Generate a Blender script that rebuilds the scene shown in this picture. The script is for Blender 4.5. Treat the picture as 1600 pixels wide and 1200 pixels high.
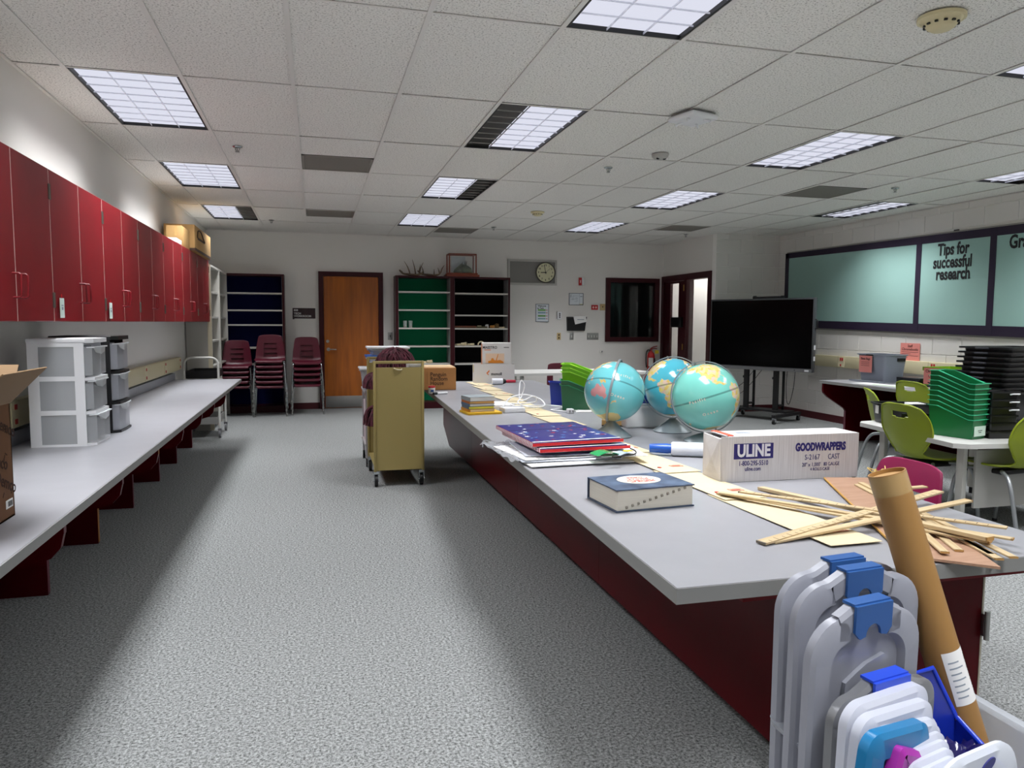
import bpy, bmesh, math, random
import numpy as np
from mathutils import Vector, Matrix, Euler
random.seed(7)
PI = math.pi
scene = bpy.context.scene
for o in list(bpy.data.objects): bpy.data.objects.remove(o)
COL = scene.collection

# ---------------- camera, world, exposure ----------------
def make_camera():
    yaw, pitch, roll, f = 0.259566, -0.082382, 0.0051536, 1157.26
    cy, sy, cp, sp = math.cos(yaw), math.sin(yaw), math.cos(pitch), math.sin(pitch)
    fw = Vector((sy*cp, cy*cp, sp)); r = Vector((cy, -sy, 0)); u = r.cross(fw)
    cr, sr = math.cos(roll), math.sin(roll)
    R = cr*r + sr*u; U = -sr*r + cr*u
    cam = bpy.data.cameras.new('camera'); o = bpy.data.objects.new('camera', cam)
    m = Matrix((R, U, -fw)).transposed().to_4x4()
    m.translation = Vector((1.3035, -4.5852, 1.3613)); o.matrix_world = m
    cam.sensor_fit = 'HORIZONTAL'; cam.sensor_width = 36.0; cam.lens = 36.0*f/1600.0
    cam.clip_start = .05; cam.clip_end = 100
    COL.objects.link(o); scene.camera = o
make_camera()
w = bpy.data.worlds.new('world'); scene.world = w; w.use_nodes = True
w.node_tree.nodes['Background'].inputs[0].default_value = (.8, .9, 1, 1)
w.node_tree.nodes['Background'].inputs[1].default_value = 0.05
vs = scene.view_settings
scene.display_settings.display_device = 'sRGB'
vs.view_transform = 'Standard'; vs.look = 'None'; vs.gamma = 1; vs.use_curve_mapping = False
vs.exposure = 0.0
LAMP_W = 10.2           # watts of every lit lamp bay of a ceiling fixture
LAMP_SPREAD = 112      # degrees, what the louvre lets out
PANEL = 0.9           # brightness of a lit bay seen through its louvre

# ---------------- materials ----------------
def lin(h):
    if not isinstance(h, str): return tuple(h)
    h = h.lstrip('#'); c = [int(h[i:i+2], 16)/255 for i in (0, 2, 4)]
    return tuple(x/12.92 if x <= .04045 else ((x+.055)/1.055)**2.4 for x in c)
MATS = {}
def M(name, col, rough=.5, metal=0, var=0, vscale=15, bump=0, bscale=150, spec=.5, stretch=None, col2=None, coat=0):
    if name in MATS: return MATS[name]
    m = bpy.data.materials.new(name); m.use_nodes = True; MATS[name] = m
    nt = m.node_tree; b = nt.nodes['Principled BSDF']
    c = lin(col)
    b.inputs['Base Color'].default_value = (*c, 1); b.inputs['Roughness'].default_value = rough
    b.inputs['Metallic'].default_value = metal; b.inputs['Specular IOR Level'].default_value = spec
    b.inputs['Coat Weight'].default_value = coat
    if var or bump or col2:
        tc = nt.nodes.new('ShaderNodeTexCoord'); mp = nt.nodes.new('ShaderNodeMapping')
        nt.links.new(tc.outputs['Object'], mp.inputs[0])
        if stretch: mp.inputs['Scale'].default_value = stretch
    if var or col2:
        n = nt.nodes.new('ShaderNodeTexNoise'); n.inputs['Scale'].default_value = vscale; n.inputs['Detail'].default_value = 5
        nt.links.new(mp.outputs[0], n.inputs['Vector'])
        rp = nt.nodes.new('ShaderNodeValToRGB'); rp.color_ramp.elements[0].position = .32; rp.color_ramp.elements[1].position = .68
        c2 = lin(col2) if col2 else tuple(min(1, x*(1+var)) for x in c)
        c1 = c if col2 else tuple(x*(1-var) for x in c)
        rp.color_ramp.elements[0].color = (*c1, 1); rp.color_ramp.elements[1].color = (*c2, 1)
        nt.links.new(n.outputs[0], rp.inputs[0]); nt.links.new(rp.outputs[0], b.inputs['Base Color'])
    if bump:
        n2 = nt.nodes.new('ShaderNodeTexNoise'); n2.inputs['Scale'].default_value = bscale; n2.inputs['Detail'].default_value = 3
        nt.links.new(mp.outputs[0], n2.inputs['Vector'])
        bp = nt.nodes.new('ShaderNodeBump'); bp.inputs['Strength'].default_value = bump; bp.inputs['Distance'].default_value = .002
        nt.links.new(n2.outputs[0], bp.inputs['Height']); nt.links.new(bp.outputs[0], b.inputs['Normal'])
    return m
def EM(name, col, s):
    if name in MATS: return MATS[name]
    m = bpy.data.materials.new(name); m.use_nodes = True; MATS[name] = m
    nt = m.node_tree; nt.nodes.remove(nt.nodes['Principled BSDF'])
    e = nt.nodes.new('ShaderNodeEmission'); e.inputs[0].default_value = (*lin(col), 1); e.inputs[1].default_value = s
    nt.links.new(e.outputs[0], nt.nodes['Material Output'].inputs[0]); return m
def CLEAR(name, col, opacity=.4, rough=.3, spec=.5):
    """see-through plastic or glass: a partly transparent principled surface"""
    if name in MATS: return MATS[name]
    m = M(name, col, rough, spec=spec); m.node_tree.nodes['Principled BSDF'].inputs['Alpha'].default_value = opacity
    return m
def TRANSLUCENT(name, col, rough=.35, amt=.35):
    if name in MATS: return MATS[name]
    m = M(name, col, rough); nt = m.node_tree; b = nt.nodes['Principled BSDF']
    t = nt.nodes.new('ShaderNodeBsdfTranslucent'); t.inputs[0].default_value = (*lin(col), 1)
    mx = nt.nodes.new('ShaderNodeMixShader'); mx.inputs[0].default_value = amt
    nt.links.new(b.outputs[0], mx.inputs[1]); nt.links.new(t.outputs[0], mx.inputs[2])
    nt.links.new(mx.outputs[0], nt.nodes['Material Output'].inputs[0]); return m
def SPECKLE(name, ca, cb, scale, lo, hi, rough=.9, bump=0, bscale=None, stretch=None, big=None, wscale=0):
    """two-tone fine speckle (carpet pile, fissured ceiling board)"""
    if name in MATS: return MATS[name]
    m = bpy.data.materials.new(name); m.use_nodes = True; MATS[name] = m
    nt = m.node_tree; b = nt.nodes['Principled BSDF']; b.inputs['Roughness'].default_value = rough
    b.inputs['Specular IOR Level'].default_value = .1
    tc = nt.nodes.new('ShaderNodeTexCoord'); mp = nt.nodes.new('ShaderNodeMapping'); nt.links.new(tc.outputs['Object'], mp.inputs[0])
    if stretch: mp.inputs['Scale'].default_value = stretch
    n = nt.nodes.new('ShaderNodeTexNoise'); n.inputs['Scale'].default_value = scale; n.inputs['Detail'].default_value = 5; n.inputs['Roughness'].default_value = .85
    nt.links.new(mp.outputs[0], n.inputs['Vector'])
    r = nt.nodes.new('ShaderNodeValToRGB'); r.color_ramp.elements[0].position = lo; r.color_ramp.elements[1].position = hi
    r.color_ramp.elements[0].color = (*lin(ca), 1); r.color_ramp.elements[1].color = (*lin(cb), 1)
    nt.links.new(n.outputs[0], r.inputs[0]); out = r.outputs[0]
    nt.links.new(out, b.inputs['Base Color'])
    if bump:
        bp = nt.nodes.new('ShaderNodeBump'); bp.inputs['Strength'].default_value = bump; bp.inputs['Distance'].default_value = .004
        nt.links.new(n.outputs[0], bp.inputs['Height']); nt.links.new(bp.outputs[0], b.inputs['Normal'])
    return m

RIMS = {}
# ---------------- mesh helpers ----------------
class MB:
    def __init__(s): s.v = []; s.f = []; s.mi = []
    def add(s, vs, fs, mi=0):
        k = len(s.v); s.v += [tuple(p) for p in vs]; s.f += [tuple(i+k for i in f) for f in fs]; s.mi += [mi]*len(fs); return s
    def box(s, x0, x1, y0, y1, z0, z1, mi=0, M4=None):
        vs = [(x, y, z) for z in (z0, z1) for y in (y0, y1) for x in (x0, x1)]
        if M4: vs = [M4 @ Vector(p) for p in vs]
        return s.add(vs, [(0,2,3,1),(4,5,7,6),(0,1,5,4),(2,6,7,3),(0,4,6,2),(1,3,7,5)], mi)
    def rbox(s, x0, x1, y0, y1, z0, z1, b=.004, seg=2, mi=0, M4=None, vert_only=False):
        bm = bmesh.new(); bmesh.ops.create_cube(bm, size=1)
        for q in bm.verts: q.co = Vector(((x0+x1)/2+q.co.x*(x1-x0), (y0+y1)/2+q.co.y*(y1-y0), (z0+z1)/2+q.co.z*(z1-z0)))
        es = [e for e in bm.edges if not vert_only or abs(e.verts[0].co.z-e.verts[1].co.z) > 1e-6]
        bmesh.ops.bevel(bm, geom=es, offset=b, segments=seg, profile=.5, affect='EDGES')
        bm.verts.index_update()
        vs = [(M4 @ q.co) if M4 else q.co for q in bm.verts]
        s.add(vs, [[q.index for q in f.verts] for f in bm.faces], mi); bm.free(); return s
    def prism(s, pts, a0, a1, ax='z', mi=0, M4=None):
        """polygon pts extruded along ax from a0 to a1; ax z: (x,y); y: (x,z); x: (y,z)"""
        n = len(pts)
        def mk(p, a): return {'z': (p[0], p[1], a), 'y': (p[0], a, p[1]), 'x': (a, p[0], p[1])}[ax]
        area = sum(pts[i][0]*pts[(i+1) % n][1]-pts[(i+1) % n][0]*pts[i][1] for i in range(n))
        flip = (area < 0) != (ax == 'y')
        vs = [mk(p, a0) for p in pts]+[mk(p, a1) for p in pts]
        if M4: vs = [M4 @ Vector(p) for p in vs]
        fs = [tuple(range(n-1, -1, -1)), tuple(range(n, 2*n))]+[(i, (i+1) % n, (i+1) % n+n, i+n) for i in range(n)]
        if flip: fs = [f[::-1] for f in fs]
        return s.add(vs, fs, mi)
    def tube(s, pts, r, n=8, closed=False, mi=0, cap=True):
        P = [Vector(p) for p in pts]; m = len(P); rs = r if isinstance(r, (list, tuple)) else [r]*m
        T = []
        for i in range(m):
            a = P[(i-1) % m] if (closed or i > 0) else P[i]; b = P[(i+1) % m] if (closed or i < m-1) else P[i]
            T.append((b-a).normalized())
        up = Vector((0, 0, 1)) if abs(T[0].z) < .9 else Vector((1, 0, 0))
        N = (up-T[0]*up.dot(T[0])).normalized(); vs = []
        for i in range(m):
            N = (N-T[i]*N.dot(T[i])).normalized(); B = T[i].cross(N)
            for k in range(n):
                a = 2*PI*k/n; vs.append(P[i]+(N*math.cos(a)+B*math.sin(a))*rs[i])
        fs = []
        for i in range(m if closed else m-1):
            j = (i+1) % m
            for k in range(n): fs.append((i*n+k, i*n+(k+1) % n, j*n+(k+1) % n, j*n+k))
        if not closed and cap: fs += [tuple(range(n-1, -1, -1)), tuple((m-1)*n+k for k in range(n))]
        return s.add(vs, fs, mi)
    def cyl(s, p0, p1, r0, r1=None, n=16, mi=0): return s.tube([p0, p1], [r0, r0 if r1 is None else r1], n, mi=mi)
    def lathe(s, prof, n=24, c=(0, 0, 0), mi=0, M4=None):
        m = len(prof); vs = [(c[0]+r*math.cos(2*PI*k/n), c[1]+r*math.sin(2*PI*k/n), c[2]+z) for r, z in prof for k in range(n)]
        if M4: vs = [M4 @ Vector(p) for p in vs]
        fs = [(i*n+k, i*n+(k+1) % n, (i+1)*n+(k+1) % n, (i+1)*n+k) for i in range(m-1) for k in range(n)]
        fs += [tuple(range(n-1, -1, -1)), tuple((m-1)*n+k for k in range(n))]
        return s.add(vs, fs, mi)
    def shell(s, P, th, hole=None, mi=0):
        """solid sheet from a grid P[n][m] of points, thickness th, hole(i,j) -> leave that cell open"""
        P = np.array(P, float); n, m = P.shape[:2]
        du = np.gradient(P, axis=0); dv = np.gradient(P, axis=1); N = np.cross(du, dv)
        N /= np.linalg.norm(N, axis=2, keepdims=True)+1e-12
        vs = [tuple(p) for p in P.reshape(-1, 3)]+[tuple(p) for p in (P-N*th).reshape(-1, 3)]; o = n*m
        keep = {(i, j) for i in range(n-1) for j in range(m-1) if not (hole and hole(i, j))}
        fs = []
        for i, j in keep:
            a, b, c, d = i*m+j, (i+1)*m+j, (i+1)*m+j+1, i*m+j+1
            fs.append((a, b, c, d)); fs.append((o+d, o+c, o+b, o+a))
            for (p, q, nb) in ((a, b, (i, j-1)), (b, c, (i+1, j)), (c, d, (i, j+1)), (d, a, (i-1, j))):
                if nb not in keep: fs.append((q, p, o+p, o+q))
        return s.add(vs, fs, mi)
    def build(s, name, mats, parent=None, loc=None, rotz=0, smooth=None, M4=None):
        me = bpy.data.meshes.new(name); me.from_pydata(s.v, [], s.f)
        for m in (mats if isinstance(mats, (list, tuple)) else [mats]): me.materials.append(m)
        if any(s.mi): me.polygons.foreach_set('material_index', s.mi)
        if smooth is not None:
            me.polygons.foreach_set('use_smooth', [True]*len(me.polygons))
            if smooth < 180: me.set_sharp_from_angle(angle=math.radians(smooth))
        me.update()
        return link(name, me, parent, loc, rotz, M4)
def link(name, me, parent=None, loc=None, rotz=0, M4=None):
    o = bpy.data.objects.new(name, me); COL.objects.link(o)
    if parent: o.parent = parent
    if loc: o.location = loc
    if rotz: o.rotation_euler = (0, 0, rotz)
    if M4 is not None: o.matrix_local = M4
    return o
def thing(name, label, cat, loc=(0, 0, 0), rotz=0, group=None):
    o = bpy.data.objects.new(name, None); COL.objects.link(o); o.location = loc; o.rotation_euler = (0, 0, rotz)
    o.empty_display_size = .05
    return tag(o, label, cat, group)
def tag(o, label, cat, group=None):
    o['label'] = label; o['category'] = cat
    if group: o['group'] = group
    return o
def struct(o, label=None):
    o['kind'] = 'structure'
    if label: o['label'] = label
    return o
def stuff(o): o['kind'] = 'stuff'; return o
def dup(root, loc=None, rotz=None, label=None, group=None):
    def cp(o, par):
        c = o.copy(); COL.objects.link(c); c.parent = par
        for ch in list(o.children): cp(ch, c)
        return c
    r = cp(root, root.parent)
    if loc is not None: r.location = loc
    if rotz is not None: r.rotation_euler = (0, 0, rotz)
    if label: r['label'] = label
    if group: r['group'] = group
    return r
def box(name, m, parent, x0, x1, y0, y1, z0, z1, b=0, **k):
    q = MB(); q.rbox(x0, x1, y0, y1, z0, z1, b) if b else q.box(x0, x1, y0, y1, z0, z1)
    return q.build(name, m, parent, smooth=(40 if b else None), **k)
def text(body, size, m, parent, loc, right, up, bold=0, align='CENTER', sx=1, shear=0, space=1, name='lettering', depth=.0006, line=1):
    cu = bpy.data.curves.new('lettering', 'FONT'); cu.body = body; cu.size = size; cu.align_x = align; cu.align_y = 'CENTER'
    cu.offset = bold; cu.shear = shear; cu.space_character = space; cu.extrude = depth/2; cu.resolution_u = 3; cu.space_line = line
    t = bpy.data.objects.new('lettering', cu); COL.objects.link(t)
    me = bpy.data.meshes.new_from_object(t); bpy.data.objects.remove(t); bpy.data.curves.remove(cu)
    me.materials.clear(); me.materials.append(m)
    R = Vector(right).normalized(); U = Vector(up); U = (U-R*U.dot(R)).normalized(); N = R.cross(U)
    mt = Matrix((R*sx, U, N)).transposed().to_4x4(); mt.translation = Vector(loc)+N*depth/2
    me.transform(mt)
    return link(name, me, parent)
def arc(c, r, a0, a1, n, plane='xz'):
    out = []
    for i in range(n+1):
        a = a0+(a1-a0)*i/n; p, q = r*math.cos(a), r*math.sin(a)
        out.append({'xz': (c[0]+p, c[1], c[2]+q), 'xy': (c[0]+p, c[1]+q, c[2]), 'yz': (c[0], c[1]+p, c[2]+q)}[plane])
    return out
def smoothpath(pts, k=6):
    P = [Vector(p) for p in pts]; out = []
    for i in range(len(P)-1):
        a = P[max(i-1, 0)]; b = P[i]; c = P[i+1]; d = P[min(i+2, len(P)-1)]
        for j in range(k):
            t = j/k; out.append(.5*((2*b)+(c-a)*t+(2*a-5*b+4*c-d)*t*t+(3*b-a-3*c+d)*t**3))
    out.append(P[-1]); return out
def rrect(x0, x1, y0, y1, r, n=5):
    out = []
    for cx, cy, a in ((x1-r, y1-r, 0), (x0+r, y1-r, PI/2), (x0+r, y0+r, PI), (x1-r, y0+r, 1.5*PI)):
        for i in range(n+1): out.append((cx+r*math.cos(a+PI/2*i/n), cy+r*math.sin(a+PI/2*i/n)))
    return out
# ---------------- shared materials ----------------
white_wall = M('white wall paint', '#e4e1dc', .55, bump=.08, bscale=120)
block_paint = M('painted block', '#e0ddd8', .6, bump=.25, bscale=60)
maroon = M('maroon laminate', '#4c040c', .3, var=.08, vscale=6, spec=.12)
cab_red = M('dark red cabinet laminate', '#7e0d19', .38, var=.07, vscale=5, spec=.35)
maroon_paint = M('maroon painted steel', '#380a12', .4, spec=.25)
counter_grey = M('grey laminate worktop', '#96969b', .36, var=.03, vscale=8)
edge_grey = M('grey laminate edge', '#868684', .4)
chrome = M('chrome', '#c9ced2', .18, 1)
steel = M('brushed steel', '#a9a9a6', .38, 1)
black = M('black plastic', '#0c0c0e', .4)
black_metal = M('black steel', '#101012', .45)
white_plastic = M('white plastic', '#e6e7ea', .35)
paper = M('white paper', '#e9e8e6', .8)
cream = M('cream steel', '#d9cfa9', .45)
redmat = M('red plastic', '#c21f24', .4)
dark_ink = M('black ink', '#17171a', .7)
# ---------------- room shell ----------------
X0, X1, Y0, Y1, H = -.24, 8.3, -6.1, 7.37, 2.72
carpet = SPECKLE('grey loop carpet', '#202222', '#b2b4b3', 95, .36, .64, .95, bump=.1)
fl = struct(box('floor', carpet, None, X0-.15, 10, Y0-.15, 9.6, -.1, 0), 'grey speckled loop pile carpet')
struct(box('wall_left', white_wall, None, X0-.15, X0, Y0-.15, Y1+.15, 0, H+.3))
struct(box('wall_front', white_wall, None, X0, X1, Y0-.15, Y0, 0, H+.3))
# back wall, with an opening for the dark interior window
wb = MB(); WX0, WX1, WZ0, WZ1 = 6.18, 7.09, 1.10, 2.09
wb.box(X0, WX0, Y1, Y1+.15, 0, H+.3); wb.box(WX1, 10, Y1, Y1+.15, 0, H+.3)
wb.box(WX0, WX1, Y1, Y1+.15, 0, WZ0); wb.box(WX0, WX1, Y1, Y1+.15, WZ1, H+.3)
struct(wb.build('wall_back', white_wall))
# block walls: every block a piece, joints recessed
mortar = M('painted mortar', '#f2f0ec', .7)
bmesh_cache = {}
def block(par, w, h, M4):
    k = (round(w, 3), round(h, 3))
    if k not in bmesh_cache:
        q = MB(); q.rbox(0, w, 0, .006, 0, h, .002, 1); o = q.build('block', block_paint, par); bmesh_cache[k] = o.data; o.matrix_local = M4
        return o
    return link('block', bmesh_cache[k], par, M4=M4)
def block_wall(name, base, origin, along, out, length, height, bl=.4064, bh=.2032, j=.007):
    """base mesh plus a skin of blocks from origin along a direction, faces pointing out"""
    a = Vector(along); n = Vector(out)
    M0 = Matrix((a, -n, Vector((0, 0, 1)))).transposed().to_4x4()
    row = 0; z = 0
    while z < height-.02:
        h = min(bh, height-z); x = -(bl/2 if row % 2 else 0)
        while x < length-.02:
            x0 = max(x, 0); x1 = min(x+bl, length)
            if x1-x0 > .03:
                m = M0.copy(); m.translation = Vector(origin)+a*(x0+j/2)+Vector((0, 0, z+j/2))+n*.006
                block(base, x1-x0-j, h-j, m)
            x += bl
        z += bh; row += 1
wr = struct(box('wall_right', mortar, None, X1, X1+.15, Y0-.15, Y1+.15, 0, H+.3), 'white painted concrete block wall')
block_wall('wall_right', wr, (X1, 5.6, 0), (0, -1, 0), (-1, 0, 0), 5.2, H)
ws = struct(box('wall_short', mortar, None, 7.2, X1, 5.6, 5.7, 0, H+.3), 'short white painted block wall beside the glazed door')
block_wall('wall_short', ws, (7.2, 5.6, 0), (1, 0, 0), (0, -1, 0), 1.1, H)
wd = MB(); DY0, DY1, DZ = 5.72, 7.33, 2.16
wd.box(7.2, 7.3, 5.7, DY0, 0, H+.3); wd.box(7.2, 7.3, DY1, Y1, 0, H+.3); wd.box(7.2, 7.3, DY0, DY1, DZ, H+.3)
struct(wd.build('wall_door', white_wall))
# corridor seen through the glazed door
cor = M('cream corridor block', '#d8cfc0', .6, bump=.2, bscale=50)
cw = struct(box('wall_corridor', mortar, None, 9.2, 9.35, 5.7, 9.6, 0, H+.3), 'cream block corridor wall behind the glazed door')
block_wall('wall_corridor', cw, (9.2, 9.5, 0), (0, -1, 0), (-1, 0, 0), 3.7, H)
struct(box('wall_corridor_end', white_wall, None, 7.3, 9.35, 9.5, 9.6, 0, H+.3))
struct(box('wall_corridor_near', white_wall, None, 8.3, 9.35, 5.6, 5.7, 0, H+.3))
# baseboards
bb = M('maroon rubber base', '#4b0f18', .45)
struct(box('baseboard_right', bb, None, X1-.02, X1, Y0, 5.585, 0, .1), 'maroon base strip along the right block wall')
struct(box('baseboard_short', bb, None, 7.2, X1-.02, 5.58, 5.6, 0, .1))
struct(box('baseboard_door', bb, None, 7.19, 7.2, 5.585, 5.67, 0, .1))
q = MB(); q.box(.87, 1.36, Y1-.008, Y1, 0, .1); q.box(2.36, 2.52, Y1-.008, Y1, 0, .1); q.box(4.36, 7.2, Y1-.008, Y1, 0, .1)
struct(q.build('baseboard_back', bb), 'maroon base strip along the back wall')
struct(box('baseboard_left', bb, None, X0, X0+.008, Y0, 5.2, 0, .1))

# ---------------- ceiling: grid, tiles, lights, vents ----------------
xs = [X0, .019, .604, 1.204, 1.815, 2.43, 3.036, 3.644, 4.28, 4.898, 5.478, 6.083, 6.714, 7.354, 7.916, X1]   # index i+1 = tile column i
R = 1.2192
ys = [Y0+.004]+[j*R for j in range(-4, 7)]+[Y1]
tile_m = SPECKLE('fissured ceiling board', '#7d7972', '#efede8', 100, .40, .46, .9, bump=.15)
tee = M('white ceiling tee', '#e2dfda', .5)
ceil = struct(box('ceiling', M('plenum', '#55534f', .9), None, X0-.15, 9.35, Y0-.15, 9.6, H+.28, H+.33), 'suspended ceiling of white fissured boards')
g = MB()
for x in xs[1:-1]: g.box(x-.012, x+.012, Y0, Y1, H-.002, H+.002)
for y in ys[1:-1]: g.box(X0, X1, y-.008, y+.008, H-.001, H+.002)
g.box(X0, X0+.02, Y0, Y1, H-.003, H+.002); g.box(X1-.02, X1, Y0, 5.6, H-.003, H+.002); g.box(X0, X1, Y1-.02, Y1, H-.003, H+.002)
stuff(g.build('tee_grid', tee, ceil))
LIGHTS = {}   # (i,j) -> dead bay or None
for k in ((0,0,None),(0,2,None),(0,4,2),(0,-2,None),(0,-4,None),(4,0,0),(4,2,2),(4,4,None),(4,-2,None),(4,-4,None),(8,0,None),(8,2,None),(8,4,None),(8,-2,None),(8,-4,None),(12,0,2),(12,2,0),(12,-2,None),(12,-4,None)):
    LIGHTS[k[:2]] = k[2]
VENTS = {(2,1): (.5, 1), (2,4): (0, .5), (5,5): (0, .5), (10,1): (.5, 1), (10,4): (0, .5)}
tcache = {}
def tile(x0, x1, y0, y1):
    k = (round(x1-x0, 3), round(y1-y0, 3)); m = Matrix.Translation((x0, y0, H+.004+random.uniform(0, .0025)))
    if k not in tcache:
        q = MB(); q.rbox(.006, k[0]-.006, .004, k[1]-.004, 0, .016, .003, 1); o = q.build('ceiling_tile', tile_m, ceil); tcache[k] = o.data; o.matrix_local = m
    else: link('ceiling_tile', tcache[k], ceil, M4=m)
for a in range(len(xs)-1):
    for b in range(len(ys)-1):
        i, j = a-1, b-5
        if (i, j) in LIGHTS: continue
        x0, x1, y0, y1 = xs[a], xs[a+1], ys[b], ys[b+1]
        if x0 > 7.3 and y0 > 5.69: continue
        if (i, j) in VENTS:
            f0, f1 = VENTS[(i, j)]
            if f0 > 0: tile(x0, x1, y0, y0+R*f0)
            if f1 < 1: tile(x0, x1, y0+R*f1, y1)
        else: tile(x0, x1, y0, y1)
# fixtures
lit = EM('lit lamp bay', '#e9ebfa', PANEL)
louvre_m = M('louvre blade', '#eef0fa', .3)
dead_m = M('unlit reflector', '#3a3836', .35, .6)
frame_black = M('black fixture trim', '#0a0a0b', .5)
names = {(0,0): 'nearest the camera of the three above the wall cabinets, all bays lit', (0,2): 'middle of the three above the wall cabinets, all bays lit',
 (0,4): 'farthest above the wall cabinets, its right bay dark', (4,-2): 'cut by the top photo edge, above the island, all bays lit',
 (4,0): 'above the island with its left bay dark', (4,2): 'above the island with its right bay dark', (4,4): 'above the shelves at the far end of the island, all bays lit',
 (8,-2): 'at the right photo edge nearest the smoke detector', (8,0): 'largest one right of the access point, all bays lit', (8,2): 'in front of the wall clock, all bays lit',
 (8,4): 'farthest one near the back wall, right of the clock', (12,0): 'above the bulletin board at the right photo edge, its right bay dark',
 (12,2): 'above the far end of the bulletin board, its left bay dark'}
for (i, j), dead in LIGHTS.items():
    x0, x1 = xs[i+1], xs[i+2]; y0, y1 = j*R, j*R+R
    cx, cy = (x0+x1)/2, (y0+y1)/2; hw, hl = (x1-x0)/2-.013, R/2-.01
    nm = names.get((i, j), f'outside the photo, {["first", "", "", "", "second", "", "", "", "third", "", "", "", "fourth"][i]} column from the cabinets, {"last" if j == -4 else "second last"} row')
    t = thing('ceiling_light', 'louvred ceiling light '+nm, 'ceiling light', (cx, cy, H), 0, 'louvred ceiling lights')
    q = MB(); q.box(-hw, -hw+.012, -hl, hl, .0, .1); q.box(hw-.012, hw, -hl, hl, 0, .1); q.box(-hw, hw, -hl, -hl+.007, 0, .1); q.box(-hw, hw, hl-.007, hl, 0, .1); q.box(-hw, hw, -hl, hl, .1, .104)
    q.build('frame', frame_black, t)
    iw, il = hw-.013, hl-.008; bw = 2*iw/3
    def blade(nm, key, m, sx, sy, sz, x, y, z):
        if key not in tcache: o = MB().box(-sx, sx, -sy, sy, 0, sz).build(nm, m, t); tcache[key] = o.data
        else: o = link(nm, tcache[key], t)
        o.location = (x, y, z)
    for k in range(1, 3): blade('louvre_divider', ('d', round(il, 4)), louvre_m, .0012, il, .010, -iw+bw*k, 0, .002)
    for k in range(0, 3):
        if k == dead:
            for c in range(1, 8): blade('unlit_louvre_blade', ('u', round(bw, 4)), M('unlit louvre blade', '#9a9994', .35), bw/2-.002, .002, .006, -iw+bw*(k+.5), -il+2*il*c/8, .001)
        else:
            for c in range(1, 8): blade('louvre_blade', ('l', round(bw, 4)), louvre_m, bw/2-.002, .0008, .008, -iw+bw*(k+.5), -il+2*il*c/8, .002)
    for k in range(3):
        box('lamp_bay', dead_m if k == dead else lit, t, -iw+bw*k, -iw+bw*(k+1), -il, il, .02, .024)
    nlit = 3 if dead is None else 2
    a0 = -iw if dead != 0 else -iw+bw; a1 = a0+bw*nlit
    L = bpy.data.lights.new('lamp', 'AREA'); L.shape = 'RECTANGLE'; L.size = a1-a0; L.size_y = 2*il; L.energy = LAMP_W*nlit
    L.color = (.95, .97, 1.0); L.spread = math.radians(LAMP_SPREAD)
    lo = bpy.data.objects.new('lamp', L); COL.objects.link(lo); lo.parent = t; lo.location = ((a0+a1)/2, 0, -.004)
# corridor lamp
L = bpy.data.lights.new('corridor_lamp', 'AREA'); L.shape = 'RECTANGLE'; L.size = .6; L.size_y = 2.4; L.energy = 190
lo = bpy.data.objects.new('corridor_lamp', L); COL.objects.link(lo); lo.location = (8.4, 7.6, H-.02)
# return-air grilles
vent_m = M('grey return grille', '#8f8b84', .5, .3, bump=.4, bscale=400)
vn = {(2,1): 'above the aisle, nearer of the two above the aisle', (2,4): 'above the aisle, near the back wall', (5,5): 'above the bookcases by the back wall', (10,1): 'above the bulletin board side of the room', (10,4): 'near the glazed door'}
for (i, j), (f0, f1) in VENTS.items():
    x0, x1 = xs[i+1]+.014, xs[i+2]-.014; y0, y1 = (j+f0)*R+.012, (j+f1)*R-.012
    t = thing('ceiling_vent', 'grey return air grille '+vn[(i, j)], 'vent', ((x0+x1)/2, (y0+y1)/2, H), 0, 'return air grilles')
    hw, hl = (x1-x0)/2, (y1-y0)/2
    box('plate', M('grille back', '#5d5a55', .6), t, -hw, hw, -hl, hl, .008, .012)
    q = MB()
    for k in range(24):
        y = -hl+2*hl*(k+.5)/24; q.box(-hw, hw, y-.008, y+.008, .002, .006)
    stuff(q.build('grille_slats', vent_m, t))
    q = MB(); q.box(-hw, hw, -hl, -hl+.02, 0, .008); q.box(-hw, hw, hl-.02, hl, 0, .008); q.box(-hw, -hw+.02, -hl, hl, 0, .008); q.box(hw-.02, hw, -hl, hl, 0, .008)
    q.build('frame', vent_m, t)
# small ceiling devices
def detector(x, y, s, label):
    t = thing('smoke_detector', label, 'smoke detector', (x, y, H-.002))
    cr = M('cream plastic', '#d8cda4', .45)
    q = MB(); q.lathe([(.001, -.012*s), (.085*s, -.012*s), (.085*s, 0), (.001, 0)], 32); q.build('base', cr, t, smooth=35)
    q = MB(); q.lathe([(.001, -.05*s), (.035*s, -.05*s), (.05*s, -.04*s), (.062*s, -.022*s), (.075*s, -.012*s), (.001, -.012*s)], 32); q.build('cover', cr, t, smooth=35)
    q = MB()
    for k in range(12):
        a = 2*PI*k/12; q.box(-.006*s, .006*s, -.004*s, .004*s, -.034*s, -.028*s, M4=Matrix.Rotation(a, 4, 'Z') @ Matrix.Translation((0, .059*s, 0)))
    q.build('vent_slots', black, t)
detector(4.0, -1.79, 1.15, 'large cream smoke detector on the ceiling near the camera'); detector(3.965, 4.26, 1.0, 'small far cream smoke detector on the ceiling before the clock')
t = thing('access_point', 'white rounded wireless access point on the ceiling', 'access point', (3.70, -.11, H-.002))
q = MB(); q.rbox(-.12, .12, -.12, .12, -.045, -.012, .018, 4); q.build('cover', white_plastic, t, smooth=60, rotz=.3)
q = MB(); q.rbox(-.1, .1, -.1, .1, -.013, 0, .004); q.build('mount', M('grey bracket', '#8e8e8c', .5), t, rotz=.3)
q = MB()
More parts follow.
